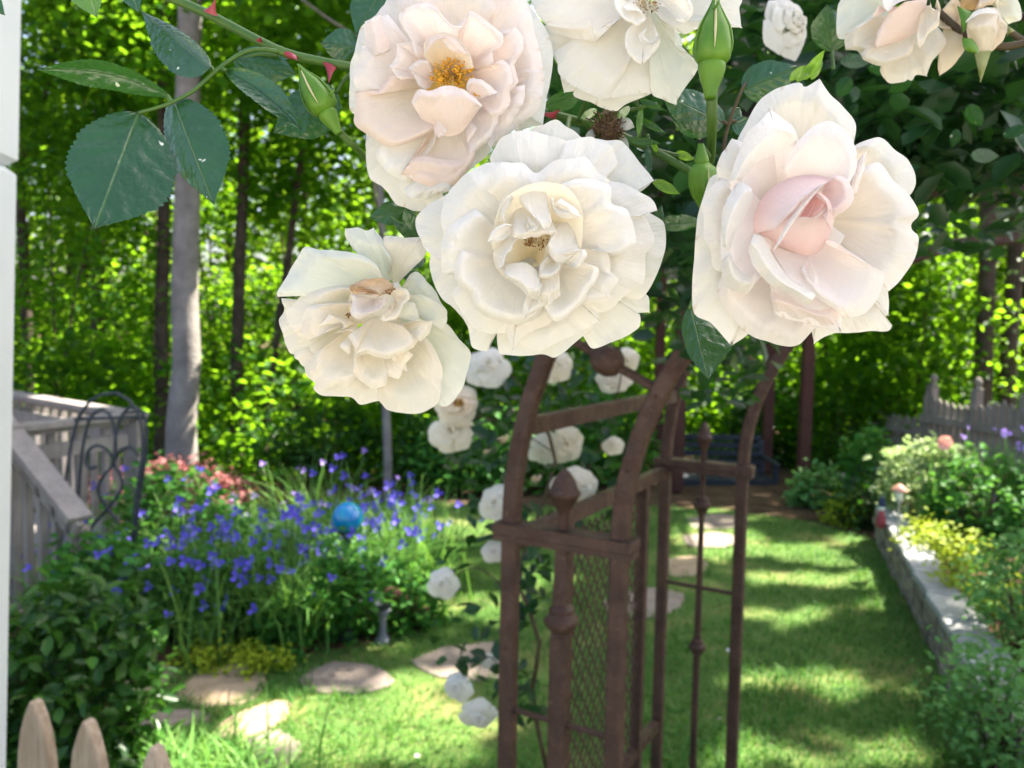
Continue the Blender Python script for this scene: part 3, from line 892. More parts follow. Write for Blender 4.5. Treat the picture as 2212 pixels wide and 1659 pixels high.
# ------------------------------------------------------------------ fences at the back
def fence_run(name, a, b, h, label, pw=.07, gap=.02, mat=GREYF, posts=(), scallop=0.0, base=0.0, bz=None):
    a, b = np.asarray(a, float), np.asarray(b, float)
    ob = thing(name, (a+b)/2, label, 'fence')
    L = np.linalg.norm(b-a); e = (b-a)/L; fw = np.cross(e, UP)
    n = int(L/(pw+gap)); 
    for k in range(min(n, 100)):
        x = (k+.5)*L/n
        ph = (x % 1.0)
        hh = h - scallop*math.sin(math.pi*ph) + (0 if scallop else (.012*((k*7) % 5 - 2)))
        c = a + e*x
        V = []
        for t in (-.009, .009):
            V += [c - e*pw/2 + fw*t + UP*base, c + e*pw/2 + fw*t + UP*base, c + e*pw/2 + fw*t + UP*(hh-pw*.6), c + fw*t + UP*hh, c - e*pw/2 + fw*t + UP*(hh-pw*.6)]
        Fc = [(0,1,2,3,4), (9,8,7,6,5)] + [(i, 5+i, 5+(i+1) % 5, (i+1) % 5) for i in range(5)]
        mesh_obj('picket', V, Fc, mat, ob, smooth=False)
    for z in (h*.25, h*.72):
        MB().bar(a+UP*(z+base)+fw*.03, b+UP*(z+base)+fw*.03, .036, .08).build('rail', mat, ob)
    for x in posts:
        c = a + e*x*L
        m = MB().bar(c+UP*base - fw*.055, c+UP*(h+.06) - fw*.055, .08, .08, up=e)
        m.build('post', mat, ob)
        MB().lathe(c+UP*(h+.06)-fw*.065, UP, [(.05,0),(.05,.015),(.022,.022),(.02,.035),(.036,.06),(.037,.08),(.025,.105),(.006,.125)], n=12).build('finial', mat, ob, smooth=True)
fa, fb = W(1995, 872, 8.0), W(2330, 905, 6.3)
fence_run('picket_fence', (fa[0], fa[1], 0), (fb[0], fb[1], 0), .98, 'grey picket fence with scalloped top and ball finials behind the right flower bed', posts=(.03, .36, .68, .97), scallop=.09, gap=.014)
fa2, fb2 = W(1890, 915, 8.9), W(2000, 905, 8.3)
fence_run('picket_fence', (fa2[0], fa2[1], 0), (fb2[0], fb2[1], 0), .72, 'low picket fence joining the scalloped one at its left end', posts=(), scallop=.05)
fc, fd = W(560, 1066, 9.6), W(850, 1064, 9.2)
fence_run('picket_fence', (fc[0], fc[1], fc[2]), (fd[0], fd[1], fc[2]), .34, 'short pale picket fence at the wood edge behind the violet flowers', pw=.05, gap=.045, mat=CEDAR)

# ------------------------------------------------------------------ trees of the wood
def tree(name, label, line, width, crowns, leaf=WOODS, bark=BARKD, size=.13, group='trees of the wood', seed=1, limbs=4, fork=None, H=15, per=60):
    """line: photo points (u, v, d) up the trunk, the first where it meets the ground"""
    g = np.random.default_rng(seed)
    P = [W(*q) for q in line]
    b = P[0].copy(); d = P[-1] - P[0]; d /= np.linalg.norm(d)
    b2 = b - d*((b[2]+.75)/max(d[2], .2))
    top = P[-1] + d*max(0, (H - P[-1][2]))
    pts = cr(np.vstack([[b2], P, [top]]), 26)
    pts[1:-1, :2] += g.normal(size=(24, 2))*width*.05
    t = np.linspace(0, 1, 26)
    rad = width/2*(1.0 - .62*t) + width*.22*np.exp(-t*26)
    ob = thing(name, (b[0], b[1], float(ground_z(b[0], b[1]))), label, 'tree', group)
    m = MB().tube(pts, rad, 12)
    if fork is not None:
        k0, (du, dv) = fork
        p = pts[k0]; q = p + np.array([du, .1, dv])
        m.tube(cr([p, p*.55+q*.45+np.array([du*.1,0,0]), q], 10), [width*.36, width*.2], 8)
    ends = []
    for k in range(limbs):
        i = int(g.uniform(8, 23)); p = pts[i]; a = g.uniform(0, 6.28); L = g.uniform(1.2, 2.6)
        q = p + np.array([math.cos(a)*L, math.sin(a)*L, L*.6])
        m.tube(cr([p, (p+q)/2+np.array([0,0,-.1*L]), q], 8), [width*.16, width*.05], 6); ends.append(q)
    m.build('trunk', bark, ob, smooth=True)
    C = []
    for (cx, cy, cz, rx, ry, rz, n) in crowns:
        n = int(n*1.7); nc = max(6, n//per)
        cc = ellipsoid(g, nc, (cx, cy, cz), (rx, ry, rz), .15)
        C.append(clumps(g, cc, (.30, .30, .17), max(1, n//nc)))
    if C:
        C = np.vstack(C)
        # value is shared inside a clump so that light and dark clumps read
        v = np.clip(g.uniform(0, 1, len(C))*.6 + np.repeat(g.uniform(0, .4, (len(C)+39)//40), 40)[:len(C)], 0, 1)
        kp = carve(C, seed); C, v = C[kp], v[kp]
        leaf_mesh('crown', C, size, leaf, ob, seed=seed, asp=.36, upb=.9, vcol=v)
    return ob

def gx(u, d): return (u-UC)/FPX*d
T = tree
T('oak_tree', 'thick pale grey trunk rising behind the deck, sunlit patch on its right side', [(394,1020,8.0),(398,700,8.0),(405,300,8.0)], .30,
  [(-3.0,8.6,7.6,2.4,1.8,1.6,5200),(-1.2,9.2,10.5,3.0,2.4,1.6,3800)], bark=BARKG, seed=2)
T('oak_tree', 'dark narrow trunk directly left of the thick pale trunk', [(348,1000,9.2),(352,600,9.2),(356,200,9.2)], .17, [(-4.2,9.8,6.2,1.6,1.4,2.6,3200)], seed=3)
T('maple_tree', 'straight dark trunk right of the thick pale trunk', [(508,1060,9.6),(515,700,9.6),(528,260,9.6)], .165, [(-3.2,10.4,5.0,1.8,1.4,2.4,3600)], seed=4)
T('maple_tree', 'thin dark trunk leaning right above the flowers painted sunlit lilac', [(560,1050,9.8),(585,820,9.8),(640,420,9.8)], .10, [(-2.4,10.6,4.2,1.4,1.2,1.8,2600)], seed=5)
T('maple_tree', 'slender forked trunk beside the white post', [(66,950,10.5),(62,780,10.5),(50,560,10.5)], .15, [(-6.6,11,5.2,1.8,1.5,2.2,3400)], seed=6, fork=(7,(.55,1.9)))
T('oak_tree', 'mottled trunk between the white post and the pale trunk', [(212,980,12.5),(212,700,12.5),(216,400,12.5)], .24, [(-6.4,13,5.8,2.0,1.8,2.8,4200)], seed=7)
T('maple_tree', 'thin dark trunk right of the leaning one, far in the wood', [(640,1040,13),(650,700,13),(662,300,13)], .14, [(-3.6,13.6,5.5,1.8,1.5,3.0,4000)], seed=8)
T('maple_tree', 'slim pale trunk standing at the lawn edge below the wilted rose', [(838,1085,7.4),(836,960,7.4),(826,560,7.4)], .088, [(-1.3,8.2,4.6,1.4,1.2,1.2,2200)], bark=BARKG, seed=9, limbs=2, H=7)
T('pine_tree', 'left trunk of the twin brown trunks behind the scalloped fence', [(2122,925,8.5),(2127,700,8.5),(2136,400,8.5)], .20, [(6.2,12.8,5.8,2.2,1.3,2.4,4200)], seed=10)
T('pine_tree', 'right trunk of the twin brown trunks behind the scalloped fence', [(2172,925,8.7),(2181,700,8.7),(2198,400,8.7)], .19, [(8.0,12.6,4.8,1.8,1.3,2.6,3600)], seed=11)
T('pine_tree', 'dark trunk at the right edge of the wood', [(2222,905,11),(2226,700,11),(2230,400,11)], .26, [(9.4,13.4,6.2,2.0,1.4,3.0,3600)], seed=12)
T('oak_tree', 'shaded trunk behind the bench far beyond the arbor', [(1620,980,13),(1625,800,13),(1630,600,13)], .24, [(4.0,13,4.2,2.6,1.6,2.6,5200)], seed=13)
# leafy saplings that fill the wood between the trunks
SAP = [
 ('leafy sapling in the shade behind the deck railing', -5.6, 9.4, 2.2, 1.3, 1.0, 2.0, 3000),
 ('leafy sapling between the dark and the leaning trunks', -3.3, 11.6, 3.0, 1.4, 1.0, 2.4, 3200),
 ('leafy sapling behind the thick pale trunk', -4.6, 12.0, 3.2, 1.5, 1.2, 2.6, 3400),
 ('broad leafy sapling above the flowers painted sunlit lilac', -2.0, 12.4, 3.4, 1.6, 1.2, 2.8, 3600),
 ('leafy sapling behind the blue gazing ball', -.4, 11.2, 2.6, 1.4, 1.0, 2.2, 3400),
 ('dark sapling at the left end of the lawn edge', -.9, 8.8, 1.1, 1.0, .7, 1.3, 2200),
 ('leafy sapling behind the small arbor roses', .7, 9.4, 1.6, 1.2, .8, 1.8, 3200),
 ('leafy sapling hidden behind the white roses', 1.8, 12.6, 3.2, 1.5, 1.2, 2.6, 3400),
 ('bushy sapling right of the red timber post', 4.1, 9.6, 1.8, 1.1, .9, 1.9, 3400),
 ('bright leafy sapling below the pink centred rose', 5.0, 11.4, 2.8, 1.4, 1.1, 2.2, 3600),
 ('leafy sapling behind the left end of the scalloped fence', 4.7, 9.0, 1.5, .7, .7, 1.4, 2000),
 ('leafy sapling between the twin trunks and the right edge', 8.6, 13.2, 3.4, 1.6, 1.2, 2.6, 3200),
 ('leafy sapling beside the white post in the far wood', -8.4, 13.4, 3.2, 1.6, 1.2, 2.8, 3200),
 ('tall sapling high above the deck', -5.0, 10.8, 5.4, 1.6, 1.2, 1.6, 2600),
]
for i, (lab, x, y, z, rx, ry, rz, n) in enumerate(SAP):
    g = np.random.default_rng(60+i)
    z0 = float(ground_z(x, y))
    ob = thing('sapling', (x, y, z0), lab, 'tree', 'saplings in the wood')
    m = MB()
    for k in range(2):
        a = g.uniform(0, 6.28)
        m.tube(cr([(x, y, z0-.1), (x+.15*math.cos(a), y+.15*math.sin(a), z*.6), (x+.5*rx*math.cos(a), y+.5*ry*math.sin(a), z+rz*.7)], 8), [.024, .008], 7)
    m.build('stem', BARKD, ob, smooth=True)
    n = int(n*1.5)
    cc = ellipsoid(g, n//50, (x, y, z), (rx, ry, rz), .1)
    C = clumps(g, cc, (.24, .24, .14), 50)
    v = np.clip(g.uniform(0, 1, len(C))*.6 + np.repeat(g.uniform(0, .4, len(C)//50), 50), 0, 1)
    kp = carve(C, i); C, v = C[kp], v[kp]
    leaf_mesh('crown', C, .10, WOODS, ob, seed=100+i, asp=.38, upb=.8, vcol=v)

def far_wood():
    g = np.random.default_rng(77)
    n = 3300
    x = g.uniform(-34, 34, n); y = g.uniform(17, 29, n); z = 17.5*g.uniform(0, 1, n)**1.35 - .8
    C = clumps(g, np.stack([x, y, z], 1), (.8, .6, .5), 34)
    v = np.clip(g.uniform(0, 1, len(C))*.6 + np.repeat(g.uniform(0, .4, n), 34), 0, 1)
    leaf_mesh('far_woodland', C, .30, WOODF, None, seed=78, asp=.4, upb=.6, kind='stuff', vcol=v)
    m = MB()
    for k in range(9):
        px, py = g.uniform(-20, 20), g.uniform(16, 24)
        m.tube([(px, py, -1), (px+g.normal()*.2, py, 6), (px+g.normal()*.5, py, 14)], [g.uniform(.10,.2), .07], 7)
    m.build('far_trunks', BARKD, None, smooth=True, kind='stuff')
far_wood()

def undergrowth():
    g = np.random.default_rng(79)
    n = 1400
    y = g.uniform(8.6, 17, n); x = g.uniform(-.85, .85, n)*y; z = ground_z(x, y) + .1 + 2.6*g.uniform(0, 1, n)**1.5*(y/17)
    k = ~((x > .6) & (x < 4.2) & (y < 9.6))
    C = clumps(g, np.stack([x, y, z], 1)[k], (.30, .26, .16), 44)
    C[:, 2] = np.maximum(C[:, 2], ground_z(C[:, 0], C[:, 1])+.03)
    leaf_mesh('undergrowth', C, .12, WOODS, None, seed=80, asp=.4, upb=.9, kind='stuff')
undergrowth()

# added trees
def sun_block_tree(label, trunk, crowns, seed, size=.20):
    g = np.random.default_rng(seed)
    x, y = trunk
    ob = thing('sun_block_tree', (x, y, 0), label, 'tree', 'added trees that block the sun')
    m = MB().tube(cr([(x, y, -.2), (x+.1, y, 4), (x-.1, y+.1, 8), (x, y, 13)], 14), [.26, .2, .15, .06], 10)
    C = []
    for (cx, cy, cz, rx, ry, rz, n) in crowns:
        m.tube(cr([(x, y, 6.5), ((x+cx)/2, (y+cy)/2, (6.5+cz)/2+.8), (cx, cy, cz)], 10), [.12, .03], 7)
        C.append(clumps(g, ellipsoid(g, n//80, (cx, cy, cz), (rx, ry, rz), .1), (.48, .40, .22), 80))
    m.build('trunk', BARKD, ob, smooth=True)
    C = np.vstack(C); C = C[carve(C, seed)]
    leaf_mesh('crown', C, size, CANOPY, ob, seed=seed, asp=.38, upb=1.2)
sun_block_tree('added tree right of the garden, crown placed to shade the roses', (8.4, 4.0), [(6.1,4.7,10,2.3,2.2,1.9,9500),(7.6,4.6,11.5,1.6,1.6,1.2,2400)], 31)
sun_block_tree('added tree behind the right fence, crowns placed to dapple the lawn', (10.0, 8.6), [(7.4,7.2,10,1.6,1.3,1.0,3000),(9.2,7.6,9.6,1.6,1.4,1.0,3000),(7.4,9.4,10.4,1.6,1.4,1.0,3000),(9.4,9.8,9.8,1.7,1.4,1.0,3000),(8.4,11.6,10,2.2,1.0,1.0,2400)], 32)
sun_block_tree('added tree far right, crown placed to block the sun over the raised bed', (12.0, 6.0), [(9.6,5.6,10,2.2,1.8,1.6,2200)], 33)
sun_block_tree('added tree behind the wood, crowns placed to keep it in shade', (5.5, 19.0), [(-3.4,13.4,11,2.2,1.6,1.2,2400),(-.4,13.6,11.4,2.2,1.6,1.2,2400),(2.4,13.8,11,2.2,1.6,1.2,2400),(5.4,14.0,11.4,2.2,1.6,1.2,2400),(8.4,14.2,11,2.4,1.6,1.2,2400),(-1.8,16.6,11.6,2.4,1.6,1.2,2400),(1.4,17,11,2.4,1.6,1.2,2400),(11.4,14.2,11,2.4,1.8,1.2,2400)], 35)
sun_block_tree('added tree with crowns placed to dapple the violet flower bed', (4.2, 12.5), [(2.6,7.4,10,1.5,1.3,1.0,2800),(4.9,7.2,10.3,1.5,1.4,1.0,3000),(2.6,9.4,10.4,1.6,1.3,1.0,2800),(5.0,9.5,10,1.6,1.3,1.0,3000),(4.6,11.4,10.4,2.0,1.0,1.0,2400),(1.2,11.0,11,1.6,1.2,1.0,1600)], 34)

# ------------------------------------------------------------------ planting
def mound(name, label, cat, c, r, n, size, mat, seed, group=None, asp=.34, upb=.9, per=14, spread=.05, stems=True, zmin=.015):
    g = np.random.default_rng(seed)
    c = np.asarray(c, float)
    ob = thing(name, (c[0], c[1], max(0, c[2]-r[2])), label, cat, group)
    cc = ellipsoid(g, max(4, n//per), c, r, .35)
    C = clumps(g, cc, spread, per)
    C[:, 2] = np.maximum(C[:, 2], zmin)
    v = np.clip(g.uniform(0, 1, len(C))*.7 + np.repeat(g.uniform(0, .3, len(cc)), per), 0, 1)
    leaf_mesh('foliage', C, size, mat, ob, seed=seed, asp=asp, upb=upb, vcol=v)
    if stems:
        m = MB()
        z0 = max(0, c[2]-r[2])
        for q in cc[:: max(1, len(cc)//22)]:
            m.tube(cr([(c[0]+(q[0]-c[0])*.2, c[1]+(q[1]-c[1])*.2, z0), (c+(q-c)*.6), q], 6), [.006, .002], 5)
        m.build('stems', CANEB, ob, smooth=True)
    return ob

c = W(165, 1400, 2.45)
mound('glossy_shrub', 'dark glossy broad leaved shrub in the left foreground behind the pickets', 'shrub', (c[0]-.02, c[1], .36), (.24, .24, .35), 2300, .062, SHRUB, 201, asp=.28, upb=.5, per=6, spread=.05)
c = W(395, 1055, 5.6)
mound('red_leaf_shrub', 'low clipped shrub with dark red and pink leaves behind the flowers', 'shrub', (c[0]-.1, c[1], .26), (.62, .40, .30), 2600, .05, REDL, 202, per=12, spread=.04)
for i, (lab, u, v, d, r, n, mat, s) in enumerate([
    ('bright green herb mound at the foot of the deck stair rail', 250, 1255, 3.75, (.26,.22,.20), 900, HERB, .06),
    ('leafy green mound in front of the red shrub', 380, 1120, 4.5, (.32,.3,.30), 1000, HERB, .06),
    ('pale green lobed mound at the right end of the flower bed', 880, 1310, 4.0, (.17,.18,.17), 600, HERB, .05),
    ('lobed green mound below the birdbath bowl', 720, 1330, 3.85, (.20,.12,.11), 500, HERB, .05),
    ('green mound between the lime groundcover and birdbath', 600, 1350, 3.70, (.14,.10,.09), 380, HERB, .045),
    ('leafy mound hiding the foot of the blue ball', 762, 1240, 3.62, (.15,.11,.14), 600, HERB, .05),
    ('soft green mound between the violet flowers left of the blue ball', 650, 1215, 4.1, (.26,.16,.20), 800, BLUEG, .05),
    ('soft green mound between the violet flowers above the lime groundcover', 470, 1270, 3.85, (.26,.14,.17), 800, HERB, .05),
    ('bright leafy mound below the flowers painted sunlit lilac', 470, 1180, 4.5, (.30,.22,.24), 1000, HERB, .055)]):
    c = W(u, v, d)
    mound('perennial_plant', lab, 'plant', (c[0], c[1], max(r[2]*.8, c[2])), r, n, s, mat, 210+i, 'leafy mounds in the left flower bed')
c = W(505, 1402, 3.45)
mound('lime_groundcover', 'low lime yellow groundcover at the front edge of the flower bed', 'groundcover plant', (c[0], c[1], .045), (.26, .10, .05), 900, .026, LIME, 220, spread=.025, stems=False)
c = W(610, 1365, 3.6)
mound('lime_groundcover', 'small green and yellow groundcover tuft right of the lime one', 'groundcover plant', (c[0], c[1], .05), (.15, .08, .05), 380, .03, HERB, 221, spread=.025, stems=False)

def flower_proto(name, mat, r, petals=3, cup=.35):
    V = []; Fc = []
    for k in range(petals):
        a = 2*math.pi*k/petals; n0 = len(V)
        for (rr, da) in ((.05, 0), (.55, -.75), (.95, -.45), (1.02, 0), (.95, .45), (.55, .75)):
            V.append((r*rr*math.cos(a+da), r*rr*math.sin(a+da), r*cup*rr*rr))
        Fc.append(tuple(range(n0, n0+6)))
    V = np.array(V)
    o = mesh_obj(name, V, Fc, mat, None, col=np.linspace(.2, .9, len(V)), smooth=False)
    me = o.data
    bpy.data.objects.remove(o)
    return me
ME_BLUE, ME_LILSUN, ME_PINK = flower_proto('violet_flower', BLUEF, .027), flower_proto('lilac_and_sunlit_flower', LILAC_SUN, .025), flower_proto('salmon_flower', PINKF, .05, 6, .6)

def put_flower(me, p, parent, g, name='flower', s=1.0, face=None):
    o = bpy.data.objects.new(name, me); COL.objects.link(o)
    o.parent = parent
    o.location = tuple(np.asarray(p) - wloc(parent))
    n = Vector((g.normal()*.5, -.75+g.normal()*.4, .6+g.normal()*.3)) if face is None else Vector(face)
    o.rotation_euler = n.to_track_quat('Z', 'Y').to_euler()
    o.scale = (s,)*3
    return o

SPW = [(-2.55,4.25,'leftmost violet spiderwort under the trellis',0),(-2.05,3.75,'violet spiderwort beside the glossy shrub',0),(-2.25,4.75,'violet spiderwort in front of the red shrub',0),
       (-1.75,4.15,'violet spiderwort with dense dark blue flowers left of the middle',0),(-1.75,4.7,'violet spiderwort painted lilac as if sunlit in front of the red shrub',1),(-1.35,3.85,'violet spiderwort above the lime groundcover',0),
       (-1.30,4.4,'violet spiderwort in the middle of the bed',0),(-1.30,4.95,'violet spiderwort painted lilac as if sunlit at the back of the bed',1),(-1.0,4.05,'violet spiderwort behind the green tuft',0),
       (-1.0,4.6,'violet spiderwort left of the blue ball',0),(-.72,4.15,'violet spiderwort above the birdbath',0),(-.85,5.05,'tall violet spiderwort painted lilac as if sunlit behind the blue ball',1),
       (-.58,4.45,'violet spiderwort right of the blue ball',0),(-1.72,3.72,'low violet spiderwort above the tan stepping stones',0),(-1.42,3.62,'low violet spiderwort directly behind the lime groundcover',0),(-1.05,3.72,'low violet spiderwort left of the birdbath',0),(-2.0,4.2,'violet spiderwort at the foot of the green mound by the trellis',0),(-.60,4.85,'violet spiderwort at the right end of the bed',0)]
for i, (x, y, lab, sun_tint) in enumerate(SPW):
    g = np.random.default_rng(300+i)
    ob = thing('spiderwort', (x, y, 0), lab, 'flowering plant', 'spiderworts in the left flower bed')
    B = np.column_stack([x+g.normal(size=150)*.12, y+g.normal(size=150)*.12, np.zeros(150)])
    h = .52 + .08*g.normal()
    if y > 4.9: h += .06
    blade_mesh('leaves', B, h, .013, STRAP, ob, seed=300+i, lean=.75)
    nf = 24
    fx = [(x+g.normal()*.19, y-.04+g.normal()*.15, h*g.uniform(.42, 1.16)) for _ in range(nf)]
    m = MB()
    for q in fx: m.tube(cr([(x+(q[0]-x)*.3, y+(q[1]-y)*.3, 0), (x+(q[0]-x)*.8, y+(q[1]-y)*.8, q[2]*.6), (q[0], q[1], q[2]-.005)], 6), .0028, 5)
    m.build('stems', CANE, ob, smooth=True)
    for q in fx: put_flower(ME_LILSUN if (sun_tint and g.uniform() < .8) else ME_BLUE, q, ob, g, s=g.uniform(.8, 1.15))  # lilac petals put sunlight into the colour of some plants

def strap_clump(name, label, cat, c, n, spread, h, w, mat, seed, lean=.7):
    g = np.random.default_rng(seed)
    ob = thing(name, c, label, cat)
    B = np.column_stack([c[0]+g.normal(size=n)*spread[0], c[1]+g.normal(size=n)*spread[1], np.full(n, c[2])])
    blade_mesh('leaves', B, h, w, mat, ob, seed=seed, lean=lean)
c = W(430, 1660, 2.42)
strap_clump('lily_turf', 'bright green strap leaved grass clump at the bottom beside the pickets', 'grass plant', (c[0], c[1], .004), 480, (.15,.12), .26, .011, STRAP, 331, lean=1.0)

# right hand bed
def bedpt(u, v, d): 
    p = W(u, v, d); return p
RB = [
 ('perennial_plant', 'pale sunlit bush of light leaves behind the path light', 2000, 1050, 5.6, (.30,.28,.33), 1500, PALE, .065),
 ('perennial_plant', 'yellow green sedum spilling beside the path light', 2040, 1180, 4.7, (.22,.22,.10), 1000, LIME, .035),
 ('perennial_plant', 'lime green groundcover behind the middle of the stone wall', 2110, 1260, 3.95, (.15,.28,.08), 1100, LIME, .032),
 ('perennial_plant', 'blue green lobed bush at the right edge', 2232, 1290, 3.3, (.24,.32,.24), 1900, BLUEG, .035),
 ('perennial_plant', 'blue green lobed bush in the bottom right corner', 2160, 1545, 2.5, (.10,.24,.18), 1700, BLUEG, .03),
 ('perennial_plant', 'dark leafy plant under the scalloped fence', 2130, 1080, 5.2, (.40,.3,.28), 1500, HERB, .06),
 ('perennial_plant', 'dark green plant left of the pale sunlit bush', 1890, 1010, 6.6, (.26,.2,.34), 1000, HERB, .06),
 ('perennial_plant', 'shaded blue green clump at the foot of the red post', 1770, 1065, 7.0, (.26,.2,.2), 800, BLUEG, .07),
 ('perennial_plant', 'yellow green clump below the stone bench', 1820, 1110, 6.3, (.16,.14,.10), 500, LIME, .04),
 ('perennial_plant', 'dark green clump between the wall end and stone bench', 1880, 1095, 6.2, (.2,.16,.18), 600, SHRUB, .055),
]
for i, (nm, lab, u, v, d, r, n, mat, s) in enumerate(RB):
    c = W(u, v, d)
    mound(nm, lab, 'plant', c, r, n, s, mat, 340+i, 'plants around the right bed', zmin=.015 if i > 6 else .21)
for i, (lab, u, v, d, me, n) in enumerate([('salmon pink peony above the pale bush', 2037, 955, 5.3, ME_PINK, 1), ('purple iris left of the salmon peony', 1985, 985, 5.9, ME_LILSUN, 6),
        ('mixed purple iris against the scalloped fence', 2110, 940, 5.9, ME_LILSUN, 4), ('tall purple iris at the right edge', 2200, 945, 5.2, ME_LILSUN, 4)]):
    g = np.random.default_rng(380+i)
    c = W(u, v, d)
    ob = thing('flowering_plant', (c[0], c[1], .2), lab, 'flowering plant', 'tall flowers in the right bed')
    B = np.column_stack([c[0]+g.normal(size=40)*.05, c[1]+g.normal(size=40)*.05, np.full(40, .2)])
    blade_mesh('leaves', B, max(.25, (c[2]-.2)*.85), .022, BLUEG, ob, seed=380+i, lean=.25)
    m = MB(); pts = []
    for k in range(n):
        q = c + np.array([g.normal()*.09, g.normal()*.05, g.normal()*.05])*(n > 1)
        pts.append(q); m.tube([(c[0], c[1], .2), (q+np.array([c[0], c[1], .2]))/2, q], .004, 5)
    m.build('stems', CANE, ob, smooth=True)
    for q in pts: put_flower(me, q, ob, g, s=1.05 if n == 1 else g.uniform(.9, 1.5))
# shaded border across the far end of the lawn
for i, (lab, u, v, d, r, n, mat, s) in enumerate([
    ('green border bush behind the lawn left of the arbor', 1000, 1020, 7.6, (.50,.3,.38), 1500, HERB, .08),
    ('green border bush directly behind the arbor roses', 1150, 1010, 7.8, (.55,.3,.42), 1600, HERB, .08),
    ('green border bush behind the middle of the arbor', 1330, 1000, 8.2, (.50,.3,.50), 1500, HERB, .08),
    ('dark border bush at the right of the slim pale trunk', 905, 1040, 7.9, (.32,.25,.34), 900, SHRUB, .07),
    ('dark border bush left of the slim pale trunk', 700, 1010, 8.6, (.7,.3,.4), 1500, SHRUB, .08),
    ('dark bush behind the shaded bench', 1660, 930, 9.4, (.5,.3,.55), 1300, SHRUB, .09),
    ('dark bush right of the red post', 1800, 930, 8.9, (.6,.3,.75), 1700, WOODS, .09)]):
    c = W(u, v, d)
    mound('border_bush', lab, 'bush', (c[0], c[1], max(c[2], r[2]*.7)), r, n, s, mat, 400+i, 'bushes across the far end of the lawn', spread=.09)

# ------------------------------------------------------------------ roses
CREAM, IVORY, BLUSH, PINK, YEL, FADE = (.86,.80,.69), (.88,.86,.81), (.87,.74,.66), (.80,.47,.45), (.86,.70,.40), (.82,.70,.53)
def lerp3(a, b, t): return np.asarray(a)[None]*(1-t[:, None]) + np.asarray(b)[None]*t[:, None]

class View:
    """turns a traced close-up (x0, y0, source pixels per pixel) into photo pixels and depth"""
    def __init__(s, x0, y0, sc, D, zsc=2.1):
        s.x0, s.y0, s.sc, s.D, s.z = x0, y0, sc, D, zsc
    def px(s, x, y): return (s.x0 + x*s.sc)*.548611, (s.y0 + y*s.sc)*.548611
    def pt(s, x, y, z=0):
        u, v = s.px(x, y)
        return W(u, v, s.D - z*s.z*s.sc*.548611/FPX*s.D)

